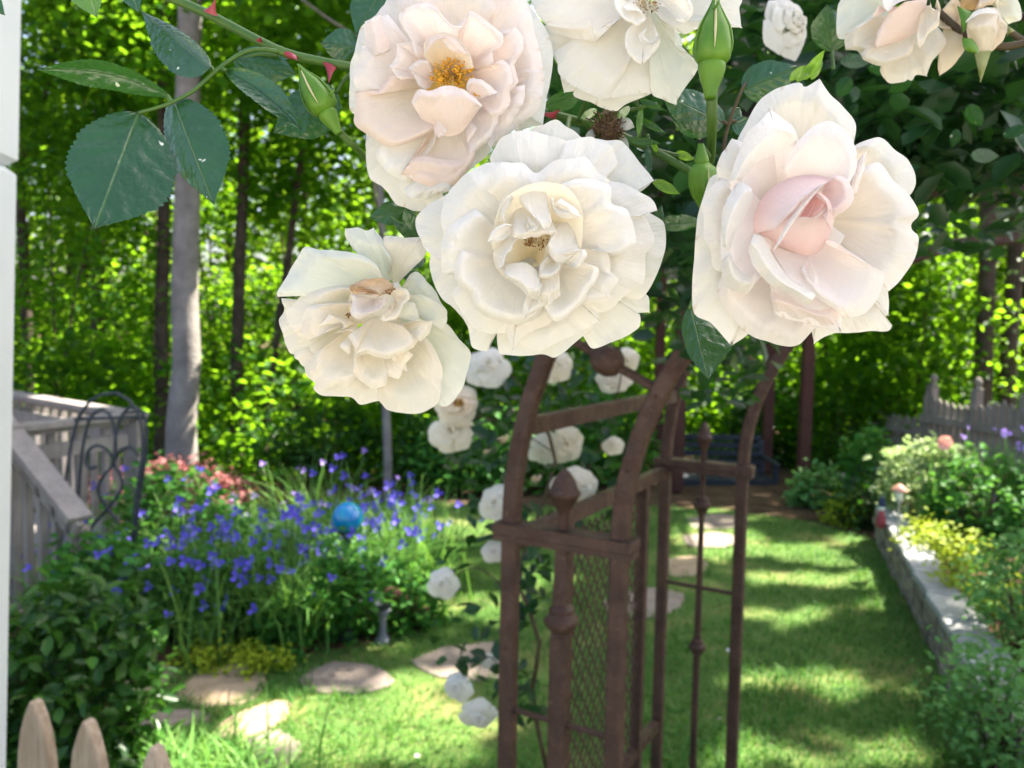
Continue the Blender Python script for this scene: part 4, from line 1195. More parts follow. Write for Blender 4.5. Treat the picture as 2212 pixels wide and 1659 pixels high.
def petal(vw, root, name, base, rim, zs, tint=(CREAM, IVORY), side=0.0, roll=0.0, wr=1.0, seed=0, ns=60, nt=18, fan=.34, rufl=1.0):
    """a curved sheet from its attachment line (base) to its free edge (rim); zs are heights towards the eye along the way"""
    rim = np.array(rim, float); base = np.array(base, float)
    sharp = []
    for i, q in enumerate(rim):                       # pointed petal tips stay pointed
        sharp.append(q)
        if 0 < i < len(rim)-1 and wr > .55:
            a_, b_ = rim[i-1]-q, rim[i+1]-q
            if np.dot(a_, b_)/(np.linalg.norm(a_)*np.linalg.norm(b_)+1e-9) > -.30: sharp.append(q + (rim[i+1]-q)*.02)
    rim = np.array(sharp)
    if base.ndim == 1:
        m = rim[len(rim)//2] - base; L = np.linalg.norm(m) + 1e-6
        p = np.array([-m[1], m[0]])/L; h = min(60, L*fan*.5)
        if np.dot(p, rim[0] - base) < 0: p = -p
        base = np.array([base + p*h, base + m*.0, base - p*h])
    B, Rm = cr(base, ns), cr(rim, ns)
    t = np.linspace(0, 1, nt); s = np.linspace(0, 1, ns)
    zs = list(zs)
    if len(zs) > 3 and zs[-1] < zs[-2]: zs[-1] = zs[-2] + (zs[-1]-zs[-2])*.45
    zt = np.interp(t, np.linspace(0, 1, 40), cr(np.column_stack([np.linspace(0, 1, len(zs)), zs]), 40)[:, 1])
    size = np.linalg.norm(Rm - B, axis=1).mean() + 1
    tt, ss = np.meshgrid(t, s, indexing='ij')
    X = B[None, :, 0]*(1-tt) + Rm[None, :, 0]*tt
    Y = B[None, :, 1]*(1-tt) + Rm[None, :, 1]*tt
    e = 2*ss - 1
    lam = 210.0
    nz = fnoise(X/lam, Y/lam, seed*1.37) * 15*wr*(.25 + tt) + fnoise(X/62+seed, Y/62, seed*.7+2) * 3.6*wr*tt + fnoise(X/24+seed, Y/24-seed, seed*.3+1) * 1.3*wr*(.3+tt)
    ruf = (np.sin(ss*(9+seed % 5)+seed*2.1)*.6 + np.sin(ss*23+seed)*.4)*5*wr*rufl*tt**4
    Z = zt[:, None] + side*np.abs(e)**2.2*tt**.7*(1 if np.isscalar(side) else 1) + nz + ruf
    Z = Z + 3.2*wr*np.sin(ss*(17+seed % 7) + 3*fnoise(X/140, Y/140, seed*.5) + seed)*tt**1.4*(.4 + .6*np.clip(fnoise(X/170+3, Y/170, seed*.9)+.4, 0, 1))
    # free edge turns back
    k = np.clip((tt - .82)/.18, 0, 1)
    Z = Z - (roll*.8 + 2)*k**2
    # ends of the sheet taper back too so that sheets part cleanly
    Z = Z - 14*np.clip((np.abs(e)-.86)/.14, 0, 1)**2
    # slight ragged edge
    g = np.random.default_rng(seed+900)
    j = np.interp(s, np.linspace(0, 1, 19), g.normal(size=19))*2.4*wr + np.interp(s, np.linspace(0, 1, 8), g.normal(size=8))*6*wr
    dx, dy = Rm[:, 0]-B[:, 0], Rm[:, 1]-B[:, 1]; L = np.hypot(dx, dy)+1e-6
    X += (dx/L*j)[None]*tt**6; Y += (dy/L*j)[None]*tt**6
    V = np.array([vw.pt(x, y, z) for x, y, z in zip(X.ravel(), Y.ravel(), Z.ravel())])
    i = np.arange((nt-1)*ns).reshape(nt-1, ns)[:, :-1].ravel()
    Fc = np.column_stack([i, i+1, i+ns+1, i+ns])
    a, b = tint
    tv = np.clip(tt.ravel()**1.2 + .12*fnoise(X/90, Y/90, seed).ravel(), 0, 1)
    c = lerp3(a, b, tv)
    # browned nicks at the very edge of some petals
    nick = (tt.ravel() > .955) & (fnoise(X.ravel()/30+seed, Y.ravel()/30, seed*1.9) > .62) & (seed % 3 != 1)
    c[nick] = c[nick]*.45 + np.array((.58,.40,.20))*.55
    o = mesh_obj(name, V, Fc, PETAL, root, col=c, uv=np.column_stack([ss.ravel(), tt.ravel()]))
    return o

def make_rose(name, label, vw, ctr, petals, group='large roses in the foreground'):
    root = thing(name, vw.pt(ctr[0], ctr[1], -40), label, 'rose', group)
    for i, p in enumerate(petals):
        base, rim, zs = p[0], p[1], p[2]
        kw = p[3] if len(p) > 3 else {}
        petal(vw, root, kw.pop('name', 'petal') if 'name' in kw else 'petal', base if base is not None else ctr, rim, zs, seed=i*3+int(ctr[0]) % 17, **kw)
    return root

def stamens(vw, root, c, r, n, seed, fil=STAM, ant=ANTH, z0=-70, z1=20, asize=1.0, sq=.7):
    g = np.random.default_rng(seed); m = MB(); a = MB()
    k = vw.sc*.548611/FPX*vw.D
    for i in range(n):
        th = g.uniform(0, 6.283); rr = r*math.sqrt(g.uniform(.03, 1))
        p0 = vw.pt(c[0]+rr*.3*math.cos(th), c[1]+rr*.3*sq*math.sin(th), z0)
        z = z1 + g.uniform(-20, 22)
        p2 = vw.pt(c[0]+rr*math.cos(th), c[1]+rr*sq*math.sin(th), z)
        p1 = vw.pt(c[0]+rr*.7*math.cos(th), c[1]+rr*.7*sq*math.sin(th)-8, z0*.4+z*.6)
        m.tube(cr([p0, p1, p2], 6), 1.6*k*1.4, 5)
        d = g.normal(size=3); d /= np.linalg.norm(d)
        s = 8.5*k*asize*g.uniform(.7, 1.25)
        a.lathe(p2 - d*s*1.2, d, [(s*.2,0),(s*.65,s*.5),(s*.7,s*1.3),(s*.55,s*2.0),(s*.15,s*2.5)], n=6)
    m.build('filaments', fil, root, smooth=True); a.build('anthers', ant, root, smooth=True)

YC, CI, BL, BP = (YEL, CREAM), (CREAM, IVORY), ((.85,.76,.62), BLUSH), ((.86,.72,.62), (.87,.79,.75))
BI = (BLUSH, (.85,.80,.77))
# ---- A: large blush rose with golden stamens
VA = View(1360, 0, .50633, .292)
A = make_rose('rose', 'large blush rose with golden stamens in its open centre', VA, (830, 640), [
 ((1000,600), [(1330,-90),(1450,60),(1560,230),(1610,420),(1600,600),(1560,800),(1535,975),(1450,985),(1330,1030)], [-170,-80,-100,-190], dict(tint=CI)),
 ((980,560), [(1180,-170),(1330,-90),(1430,90),(1470,260),(1540,520),(1420,640),(1330,660)], [-150,-40,-30,-80], dict(tint=BP)),
 ((980,700), [(1480,520),(1545,575),(1530,700),(1490,850),(1400,950),(1270,1030),(1150,1140)], [-150,-30,-10,-60], dict(tint=BI)),
 ([(600,470),(580,640),(680,790)], [(1010,470),(1040,640),(960,800)], [-70,-125,-70], dict(tint=((.84,.58,.16),(.86,.66,.30)), wr=.5)),
 ((830,500), [(360,-60),(600,-180),(850,-240),(1100,-200),(1300,-60)], [-140,-40,-40,-110], dict(tint=BI)),
 ((700,480), [(190,190),(240,110),(300,20),(380,-90),(520,-170),(700,-170)], [-150,-60,-60,-120], dict(tint=BI)),
 ((650,600), [(230,120),(135,210),(85,340),(70,430),(32,560),(25,700),(35,850),(100,900),(200,900)], [-160,-80,-80,-130], dict(tint=CI)),
 ((700,800), [(150,980),(165,1060),(160,1150),(190,1380),(290,1450),(370,1560),(410,1600),(570,1645),(760,1600)], [-170,-100,-100,-150], dict(tint=CI)),
 ((800,800), [(400,1440),(470,1530),(600,1560),(720,1520),(840,1480),(900,1380),(1000,1300),(1120,1190),(1130,1080)], [-160,-70,-50,-90], dict(tint=CI)),
 ((640,560), [(330,110),(240,150),(160,290),(100,470),(60,590),(90,680),(200,720)], [-90,-10,0,-50], dict(tint=BI)),
 ([(270,115),(330,230),(345,395)], [(145,170),(150,280),(170,370),(205,455),(260,430)], [-4,26,6], dict(tint=BI, rufl=.3)),
 ((700,700), [(360,580),(290,660),(200,745),(75,712),(85,830),(65,945),(110,1010),(230,1090),(328,1138),(480,1110),(690,1020)], [-100,-20,30,10], dict(tint=BL, roll=30)),
 ((720,850), [(380,1120),(240,1160),(245,1240),(320,1330),(400,1385),(490,1408),(560,1330),(690,1120)], [-110,-40,10,-20], dict(tint=CI, roll=25)),
 ((800,840), [(600,1140),(520,1240),(440,1355),(560,1410),(700,1460),(850,1440),(950,1330),(1010,1230),(1010,1120)], [-100,-10,30,0], dict(tint=BL, roll=18)),
 ([(520,1225),(640,1215),(760,1240),(900,1240),(1010,1205)], [(436,1352),(560,1405),(705,1462),(850,1442),(960,1310)], [26,40,-6], dict(tint=BI)),
 ((740,1300), [(450,1470),(500,1530),(620,1545),(660,1515),(740,1490),(830,1465)], [-30,10,0], dict(tint=CI)),
 ((930,820), [(1190,870),(1175,960),(1130,1070),(1050,1160),(970,1215),(960,1140),(1040,1010)], [-60,30,50,20], dict(tint=BI, roll=15)),
 ((1000,740), [(1392,660),(1380,800),(1290,950),(1190,1060),(1125,1150),(1110,1090)], [-80,0,20,-10], dict(tint=BI)),
 ((960,600), [(1215,240),(1320,210),(1372,290),(1378,400),(1320,500),(1335,640),(1260,720)], [-90,20,50,10], dict(tint=BP)),
 ((930,640), [(1150,500),(1205,470),(1275,520),(1292,620),(1280,760),(1225,890),(1150,910)], [-60,50,80,40], dict(tint=BP)),
 ((900,520), [(880,200),(930,150),(965,85),(1020,105),(1110,180),(1225,270),(1210,360),(1150,400),(1165,520)], [-60,60,90,60], dict(tint=BP, wr=1.3)),
 ((780,480), [(540,420),(500,310),(430,170),(440,80),(560,30),(680,40),(750,120),(830,200),(930,190)], [-70,50,95,70], dict(tint=BI, wr=1.4)),
 ((680,560), [(560,300),(430,330),(395,330),(400,440),(330,520),(420,620)], [-40,40,60,40], dict(tint=BI)),
 ((810,590), [(600,430),(605,350),(640,290),(750,255),(870,290),(950,390),(1010,520)], [-50,40,95,85], dict(tint=YC, roll=12)),
 ([(640,300),(750,275),(860,310),(960,430)], [(615,425),(690,340),(740,300),(830,390),(915,420)], [96,108,92], dict(tint=BI, rufl=.5)),
 ((680,650), [(645,465),(560,470),(490,530),(530,590),(560,660),(610,700)], [-20,80,80,60], dict(tint=BI)),
 ([(590,930),(700,980),(780,1058),(900,1030),(1010,900)], [(515,800),(560,700),(660,690),(800,664),(940,715),(1068,815)], [60,150,150,118], dict(tint=BP, side=-30)),
 ((980,780), [(940,690),(955,625),(1000,605),(1100,640),(1155,700),(1180,720),(1100,740)], [50,120,120,90], dict(tint=BI)),
 ([(700,1060),(690,1000),(712,930)], [(740,1075),(775,1040),(790,1000)], [130,150,125], dict(tint=BI, rufl=.2)),
])
stamens(VA, A, (830,570), 175, 130, 1, z0=-80, z1=34, asize=1.25)
stamens(VA, A, (1040,730), 40, 9, 2, z0=10, z1=75)

# ---- B: white rose in the middle
VB = View(1600, 440, .60290, .268)
WI = ((.865,.81,.69), (.88,.86,.81))
WY = ((.85,.73,.46), (.87,.81,.66))
Bc = (840, 880)
Brose = make_rose('rose', 'large open white rose in the middle with brown stamens deep in its ragged heart', VB, Bc, [
 (None, [(700,180),(800,120),(900,80),(985,50),(1080,110),(1160,170),(1260,220)], [-190,-130,-140,-200], dict(tint=WI)),
 (None, [(1180,160),(1300,190),(1395,200),(1500,310),(1615,445),(1535,518),(1420,520)], [-190,-120,-130,-190], dict(tint=WI)),
 (None, [(540,300),(600,190),(660,150),(740,130),(880,140),(1040,190),(1090,260)], [-170,-90,-90,-150], dict(tint=WI)),
 (None, [(1030,220),(1060,185),(1200,160),(1290,200),(1345,250),(1375,345),(1290,440)], [-160,-80,-80,-130], dict(tint=WI)),
 (None, [(290,520),(180,580),(90,650),(50,700),(60,780),(100,840),(130,900),(260,1010)], [-180,-110,-110,-170], dict(tint=WI)),
 (None, [(150,880),(158,1000),(190,1130),(240,1240),(330,1310),(400,1400),(430,1540),(525,1560),(540,1440)], [-200,-140,-150,-190], dict(tint=WI)),
 (None, [(590,1430),(600,1550),(640,1590),(800,1590),(900,1580),(970,1605),(1040,1560),(1130,1480),(1260,1370)], [-170,-100,-100,-150], dict(tint=WI)),
 (None, [(1140,1400),(1170,1480),(1225,1550),(1400,1490),(1520,1410),(1530,1330),(1500,1315),(1588,1310),(1560,1190),(1400,1150)], [-190,-140,-150,-190], dict(tint=WI, wr=1.2)),
 (None, [(1560,640),(1680,720),(1692,850),(1660,1000),(1570,1180),(1500,1225),(1400,1200)], [-170,-100,-110,-170], dict(tint=WI)),
 (None, [(1300,440),(1440,470),(1590,560),(1630,645),(1560,650),(1620,830),(1560,930),(1450,960)], [-140,-50,-50,-100], dict(tint=WI, wr=1.2)),
 (None, [(1500,820),(1552,870),(1560,1050),(1540,1130),(1440,1190),(1330,1290),(1240,1310),(1140,1260)], [-130,-50,-40,-90], dict(tint=WI, roll=10)),
 ((760,1000), [(310,1150),(320,1240),(380,1350),(470,1430),(560,1440),(655,1440),(690,1556),(780,1450),(930,1390),(980,1300)], [-130,-50,-40,-90], dict(tint=WI)),
 ((800,1000), [(1240,1270),(1260,1365),(1140,1420),(1020,1490),(850,1560),(740,1500),(700,1400)], [-140,-70,-60,-90], dict(tint=WI)),
 (None, [(250,800),(222,700),(240,590),(300,490),(400,390),(530,330),(660,330),(760,350)], [-110,-20,-10,-60], dict(tint=WI, roll=14)),
 (None, [(480,440),(560,400),(640,350),(760,330),(850,400),(960,330),(1110,300),(1190,300),(1330,430),(1310,500)], [-100,0,10,-40], dict(tint=WI, wr=1.5)),
 ((700,900), [(460,640),(340,700),(250,790),(225,900),(235,1040),(310,1065),(370,1140)], [-80,20,30,-10], dict(tint=WI, roll=16)),
 ((700,980), [(330,900),(310,1090),(420,1200),(450,1290),(530,1340),(700,1390),(850,1350),(900,1250)], [-70,40,60,20], dict(tint=WI, roll=26)),
 ((950,820), [(1010,480),(1100,440),(1200,440),(1330,490),(1340,600),(1440,640),(1490,760),(1502,860),(1430,920),(1330,925),(1250,900)], [-70,40,60,20], dict(tint=WI, roll=16, wr=1.2)),
 ((980,960), [(1290,860),(1330,950),(1340,1040),(1382,1090),(1330,1170),(1335,1225),(1200,1240),(1100,1200)], [-70,10,20,-10], dict(tint=WI)),
 ((950,1000), [(1140,980),(1248,1020),(1245,1090),(1180,1180),(1150,1260),(1060,1330),(970,1362),(900,1280),(780,1350),(762,1270),(800,1150)], [-50,70,90,60], dict(tint=WI, roll=18, wr=1.3)),
 (None, [(560,900),(575,720),(640,580),(760,490),(900,460),(1050,490),(1140,620),(1150,780),(1140,900)], [-70,-10,60,88], dict(tint=WY, wr=.6)),
 ([(690,525),(630,570),(595,650),(590,715)], [(700,560),(680,600),(645,680),(660,725)], [60,100,80], dict(tint=WI, rufl=.3)),
 ([(742,600),(745,545),(830,515),(915,522)], [(838,690),(890,752),(930,757),(950,720)], [70,130,126], dict(tint=WI)),
 ((955,600), [(945,560),(960,640),(1010,690),(1100,692),(1142,690),(1095,625),(1000,570)], [70,120,100], dict(tint=WI)),
 ((690,780), [(690,740),(640,735),(560,780),(525,852),(600,850),(690,805)], [90,130,118], dict(tint=WI)),
 ([(690,700),(700,640),(760,625),(850,660),(960,720)], [(690,810),(730,832),(830,820),(930,797),(985,790)], [40,110,110,84], dict(tint=WI, wr=.8)),
 ((780,740), [(750,690),(790,720),(800,780),(840,775),(862,742),(800,680)], [100,128,120], dict(tint=WI)),
 ([(960,740),(1060,720),(1135,730),(1130,850)], [(905,940),(910,890),(950,960),(1010,1010),(1120,920)], [30,120,120,96], dict(tint=WI)),
 ([(690,800),(610,860),(565,930),(590,1030),(650,1095)], [(725,830),(690,890),(650,960),(625,1020),(680,1060)], [40,120,112], dict(tint=WI)),
 ([(625,1010),(720,985),(790,990),(850,1040),(875,1110)], [(650,1085),(740,1150),(800,1205),(860,1230),(892,1140)], [96,150,128], dict(tint=WI, roll=10)),
 ([(890,1100),(940,1060),(1000,1050)], [(860,1245),(930,1258),(1005,1200)], [80,110,90], dict(tint=WI)),
 ((950,970), [(915,945),(870,1020),(858,1085),(930,1092),(1000,1035),(1005,975)], [60,120,105], dict(tint=WI)),
 ((1010,960), [(990,940),(1060,910),(1172,895),(1178,930),(1150,1000),(1110,1020),(1030,990)], [80,140,128], dict(tint=WI)),
 ((830,960), [(690,1000),(640,980),(690,860),(760,800),(900,800),(930,900),(880,1000),(800,1020)], [-75,-30,10], dict(tint=WY, wr=.4)),
])
stamens(VB, Brose, (850,845), 85, 48, 3, STAMT, STAMB, z0=-60, z1=30, asize=.75)

# ---- C: pink hearted rose on the right
VC_ = View(2680, 280, .67522, .252)
PI = ((.87,.75,.69), (.88,.84,.81))
PW2 = ((.87,.80,.68), (.88,.85,.80))
HP = ((.85,.65,.62), (.87,.77,.74))
HD = ((.82,.46,.42), (.85,.62,.58))
Cc = (720, 830)
C = make_rose('rose', 'half open white rose with a pale pink heart at the right', VC_, Cc, [
 ((700,600), [(300,480),(380,300),(460,180),(560,100),(690,55),(720,85),(745,78),(810,40),(870,140),(1012,300),(1010,430)], [-170,-100,-90,-130], dict(tint=PW2)),
 ((900,650), [(990,450),(1060,410),(1160,388),(1250,450),(1330,520),(1362,610),(1342,720),(1200,760)], [-150,-70,-60,-120], dict(tint=PW2)),
 ((560,760), [(240,720),(205,560),(260,450),(300,392),(370,415),(440,440)], [-150,-70,-60,-110], dict(tint=PW2)),
 ((560,900), [(230,590),(170,620),(130,740),(105,850),(85,1050),(75,1390),(180,1470),(292,1607),(388,1540),(460,1440)], [-180,-110,-110,-160], dict(tint=PW2)),
 ((560,850), [(230,620),(150,720),(130,800),(140,960),(170,1060),(190,1150),(280,1180)], [-140,-60,-50,-90], dict(tint=PW2)),
 ((900,1000), [(1180,1100),(1205,1270),(1213,1422),(1140,1428),(1020,1400)], [-160,-110,-110,-150], dict(tint=PW2)),
 ((860,1050), [(1130,1340),(1228,1475),(1190,1507),(1000,1518),(860,1540),(778,1597),(760,1500)], [-150,-90,-80,-120], dict(tint=PW2)),
 ((640,1000), [(250,1150),(218,1270),(240,1350),(310,1450),(390,1540),(500,1580),(620,1612),(700,1590),(780,1500),(900,1440)], [-140,-60,-40,-80], dict(tint=PI, roll=20)),
 ((850,860), [(1000,660),(1060,570),(1160,530),(1250,640),(1340,720),(1392,830),(1345,890),(1350,930),(1388,970),(1355,1110),(1260,1240),(1215,1280),(1150,1180)], [-110,-10,-10,-60], dict(tint=(( .86,.74,.62),(.86,.82,.77)), wr=.7)),
 ((880,720), [(1000,700),(1040,520),(1092,460),(1060,580),(1020,720)], [-70,20,10], dict(tint=PI)),
 ((560,760), [(300,720),(280,640),(330,490),(430,340),(520,222),(600,280),(660,330),(690,410),(690,520)], [-80,10,30,0], dict(tint=PI, wr=.7)),
 ([(350,640),(440,540),(560,480),(690,410)], [(280,640),(330,490),(425,330),(520,222),(655,330)], [20,60,24], dict(tint=(IVORY,IVORY), rufl=.3)),
 ((740,740), [(590,560),(680,420),(760,330),(862,290),(960,340),(1012,430),(1025,560),(960,700)], [-20,40,50,20], dict(tint=PI, wr=.5)),
 ((580,880), [(400,690),(330,690),(250,800),(235,1000),(240,1130),(260,1250),(380,1300),(470,1200)], [-50,40,40,0], dict(tint=HP[1:]+PI[1:], wr=.6)),
 ([(425,740),(370,860),(310,960),(290,1030)], [(410,668),(345,650),(258,770),(232,930),(248,1030)], [40,90,50], dict(tint=(IVORY,IVORY), rufl=.3)),
 ([(300,1050),(360,1130),(440,1180)], [(240,1100),(262,1250),(330,1290),(390,1300)], [20,60,20], dict(tint=(IVORY,IVORY), rufl=.3)),
 ((680,960), [(460,960),(520,1240),(560,1420),(720,1462),(930,1517),(942,1420),(860,1300)], [-40,20,40,10], dict(tint=PI, wr=.6)),
 ([(520,1290),(640,1330),(760,1390),(900,1380)], [(548,1422),(700,1460),(925,1516),(942,1425)], [44,60,20], dict(tint=PI, rufl=.3)),
 ((770,1000), [(700,1180),(790,1310),(880,1380),(970,1437),(1080,1412),(1160,1310),(1192,1175),(1100,1130),(930,1012)], [0,60,80,50], dict(tint=PI, roll=12, wr=.6)),
 ([(480,970),(600,1040),(740,1080)], [(640,1240),(790,1320),(806,1230),(770,1140)], [20,80,70], dict(tint=PI, wr=.5)),
 ([(425,950),(480,970),(540,1080),(640,1210),(800,1300)], [(392,1050),(430,1140),(520,1245),(640,1300),(735,1368)], [80,120,80], dict(tint=(IVORY,IVORY), rufl=.3)),
 ([(440,760),(440,900),(520,1020)], [(880,700),(900,860),(840,1020)], [0,30,0], dict(tint=HP, wr=.4)),
 ([(640,1000),(760,1010),(860,880)], [(760,1150),(880,1100),(960,960)], [-20,-20,-20], dict(tint=PI, wr=.4)),
 ((830,700), [(900,600),(980,640),(1010,740),(960,810),(890,850)], [20,80,60], dict(tint=HP, wr=.4)),
 ([(470,950),(560,1010),(640,1050),(730,1085),(810,1050),(875,950)], [(640,850),(700,850),(790,840),(860,780),(885,820)], [10,110,150,140], dict(tint=HP, wr=.4, name='heart_petal')),
 ([(425,945),(430,850),(470,750),(560,660),(680,612),(800,606),(915,640)], [(560,920),(620,850),(690,770),(760,710),(840,652)], [20,120,170,158], dict(tint=HP, wr=.4, side=-25, name='heart_petal')),
 ([(540,1050),(600,920),(690,790),(830,655)], [(575,1010),(660,880),(750,760),(842,652)], [150,182,156], dict(tint=(PI[1], PI[1]), rufl=.2, wr=.4, name='heart_petal')),
 ([(875,940),(885,840),(870,760),(810,700)], [(820,830),(845,800),(830,760),(795,720)], [130,165,140], dict(tint=HP, wr=.3, name='heart_petal')),
 ([(690,860),(730,790),(780,720)], [(800,850),(830,800),(800,730)], [120,146,110], dict(tint=HD, wr=.3, name='heart_petal')),
 ([(720,850),(760,790),(790,730)], [(780,850),(835,810),(850,780)], [130,160,150], dict(tint=HD, wr=.3, name='heart_petal')),
])

# ---- D: wilting rose lower left
VD = View(1060, 860, .48232, .290)
DW = ((.87,.79,.62), (.88,.83,.74))
DG = ((.80,.82,.68), (.84,.84,.76))
TAN = ((.84,.74,.64), (.60,.42,.25))
Dc = (880, 690)
D = make_rose('rose', 'wilting cream rose with browned crumpled heart hanging lower left', VD, Dc, [
 ((880,560), [(65,640),(62,600),(150,450),(220,340),(295,235),(420,258),(640,270),(800,320),(890,400),(940,500)], [-90,10,0,-30], dict(tint=DG)),
 ((960,520), [(800,380),(770,300),(690,250),(620,150),(620,80),(720,75),(800,110),(855,85),(930,180),(990,290),(1000,420)], [-120,-60,-60,-100], dict(tint=DG)),
 ((1000,510), [(995,420),(985,300),(930,165),(965,135),(1100,147),(1240,145),(1276,290),(1180,400),(1080,490)], [-130,-70,-60,-90], dict(tint=DW)),
 ((1060,640), [(1090,560),(1140,470),(1200,440),(1280,490),(1360,600),(1400,680),(1450,760),(1430,860)], [-110,-50,-50,-100], dict(tint=DG)),
 ((1040,680), [(1120,640),(1230,620),(1330,660),(1430,740),(1450,850),(1400,900),(1310,830),(1220,780)], [-80,-10,-10,-40], dict(tint=DG)),
 ((1060,800), [(1340,850),(1450,860),(1550,980),(1648,1095),(1620,1250),(1580,1380),(1490,1500),(1390,1520),(1280,1420)], [-150,-90,-80,-130], dict(tint=DG)),
 ((980,850), [(880,1480),(920,1520),(970,1570),(1140,1595),(1250,1580),(1380,1500),(1400,1350),(1412,1220),(1340,1050),(1270,960)], [-120,-40,-30,-80], dict(tint=DW)),
 ((860,900), [(190,1100),(200,1145),(270,1190),(300,1290),(370,1350),(360,1390),(440,1440),(660,1465),(740,1522),(850,1500),(950,1490),(1060,1420)], [-140,-70,-60,-100], dict(tint=DW)),
 ((760,760), [(90,650),(125,750),(80,830),(110,950),(160,1090),(215,1115),(260,1190),(340,1240)], [-140,-60,-60,-110], dict(tint=DW)),
 ((760,700), [(660,560),(520,545),(330,590),(200,690),(150,760),(160,850),(200,930),(300,970)], [-90,10,0,-50], dict(tint=DW, wr=1.3)),
 ((770,760), [(680,690),(560,690),(420,700),(300,740),(260,850),(270,950),(320,1000),(390,960),(470,900)], [-60,50,50,10], dict(tint=DW, wr=1.3)),
 ((720,900), [(470,1040),(370,1110),(330,1190),(340,1290),(430,1398),(540,1402),(640,1370),(720,1290),(760,1150)], [-70,20,30,-20], dict(tint=DW, roll=14)),
 ((870,950), [(690,1120),(695,1260),(770,1350),(850,1390),(950,1350),(970,1290),(1060,1312),(1110,1240),(1170,1110)], [-50,30,40,10], dict(tint=DW, wr=1.3)),
 ((1030,880), [(1130,1250),(1000,1150),(1010,1080),(1160,1060),(1230,980)], [-20,30,20], dict(tint=DW)),
 ((880,820), [(640,960),(690,1060),(690,1138),(800,1100),(850,1118),(940,1148),(1060,1110),(1170,1050),(1182,980),(1100,880)], [0,90,120,80], dict(tint=DW, wr=1.2, roll=8)),
 ((720,860), [(420,870),(490,788),(600,850),(600,900),(540,930),(650,920),(690,935),(675,1010),(650,1112),(570,1040)], [0,80,90,60], dict(tint=DW, wr=1.3)),
 ([(700,540),(640,700),(700,860)], [(1060,520),(1140,700),(1060,880)], [0,-30,0], dict(tint=DW, wr=.6)),
 ((1040,850), [(1055,890),(1130,850),(1190,830),(1335,838),(1300,930),(1240,1012),(1180,970),(1080,945)], [0,70,90,60], dict(tint=DW)),
 ((850,640), [(690,620),(655,560),(700,530),(800,495),(930,482),(1015,535),(990,600),(900,620)], [60,130,140,110], dict(tint=TAN, wr=1.6, name='withered_petal')),
 ((840,650), [(690,620),(675,700),(670,755),(720,812),(800,795),(885,770),(950,710),(960,640)], [60,150,150,120], dict(tint=((.84,.74,.68),(.84,.78,.74)), wr=1.7, name='withered_petal')),
 ((1020,640), [(960,600),(1060,565),(1120,580),(1148,640),(1090,700),(1050,790),(940,850),(905,815),(990,770),(1000,690)], [50,110,120,100], dict(tint=DW, wr=1.6, name='withered_petal')),
 ((820,600), [(660,590),(655,540),(690,535),(780,570),(860,590),(900,620),(780,615)], [120,150,138], dict(tint=((.62,.44,.28),(.55,.38,.22)), wr=1.2, name='withered_petal')),
 ((1020,760), [(1080,690),(1180,690),(1225,780),(1230,860),(1160,840)], [-10,40,20], dict(tint=DG)),
])
stamens(VD, D, (990,590), 40, 14, 5, STAMB, STAMB, z0=60, z1=128, asize=.9)
stamens(VD, D, (650,790), 26, 10, 6, STAMB, STAMB, z0=20, z1=90, asize=.9)

# ---- E: white rose at the top edge
VE = View(2060, 0, .40687, .305)
E = make_rose('rose', 'white rose with curled petals and tan stamens cut by the top edge of the photo', VE, (1190, 0), [
 (None, [(200,250),(240,330),(330,560),(370,760),(400,890),(490,880),(500,930),(650,990),(870,1087),(1000,1010),(1240,905)], [-200,-130,-140,-200], dict(tint=WI)),
 (None, [(60,-120),(100,80),(240,270),(250,420),(330,610),(420,640)], [-190,-120,-120,-170], dict(tint=WI)),
 (None, [(300,500),(335,600),(345,720),(500,830),(700,940),(792,963),(900,850),(1000,680),(1020,560),(980,400)], [-140,-50,-40,-100], dict(tint=WI, wr=.8)),
 ((1100,0), [(-20,-200),(60,-50),(130,130),(250,240),(450,370),(690,402),(690,310),(800,290),(900,180)], [-130,-30,-20,-80], dict(tint=WI, wr=.8)),
 ([(220,215),(430,225),(640,195)], [(250,300),(440,365),(692,402),(695,320)], [-14,10,-40], dict(tint=WI, rufl=.2)),
 ((1190,150), [(760,930),(830,960),(1010,912),(1240,890),(1245,760),(1290,520)], [-150,-70,-60,-110], dict(tint=WI, wr=.8)),
 ((1220,150), [(1235,720),(1245,905),(1350,960),(1467,1007),(1600,800),(1710,640),(1640,600),(1560,560),(1530,520),(1540,400),(1480,290)], [-120,-50,-40,-90], dict(tint=DG, wr=.8)),
 ((1250,30), [(1360,220),(1500,310),(1580,330),(1690,275),(1900,260),(2112,266),(2090,80),(2110,-20),(1900,-220)], [-120,-60,-60,-110], dict(tint=WI)),
 ((1190,-40), [(0,-150),(200,-420),(700,-700),(1300,-720),(1900,-480),(2080,-100)], [-140,-50,-50,-120], dict(tint=WI, ns=40)),
 ((1050,0), [(870,-60),(885,60),(960,180),(1060,235),(1110,252),(1200,188),(1100,108),(1000,105),(960,70)], [-20,80,90,70], dict(tint=WI)),
 ((1180,160), [(1060,230),(985,330),(985,470),(1050,570),(1152,627),(1200,580),(1310,450),(1325,370),(1280,330)], [-60,40,60,40], dict(tint=WI, wr=.8)),
 ([(1110,340),(1150,420),(1240,440),(1320,380)], [(1195,272),(1165,350),(1230,395),(1275,400),(1295,325)], [52,90,70], dict(tint=(IVORY,IVORY), rufl=.2)),
 ((1340,-20), [(1300,50),(1400,90),(1490,200),(1570,208),(1640,120),(1610,0),(1480,-90)], [-20,70,90,60], dict(tint=WI, wr=1.3)),
])
stamens(VE, E, (1200,40), 135, 60, 7, STAMT, STAMB, z0=-60, z1=40, asize=.8)

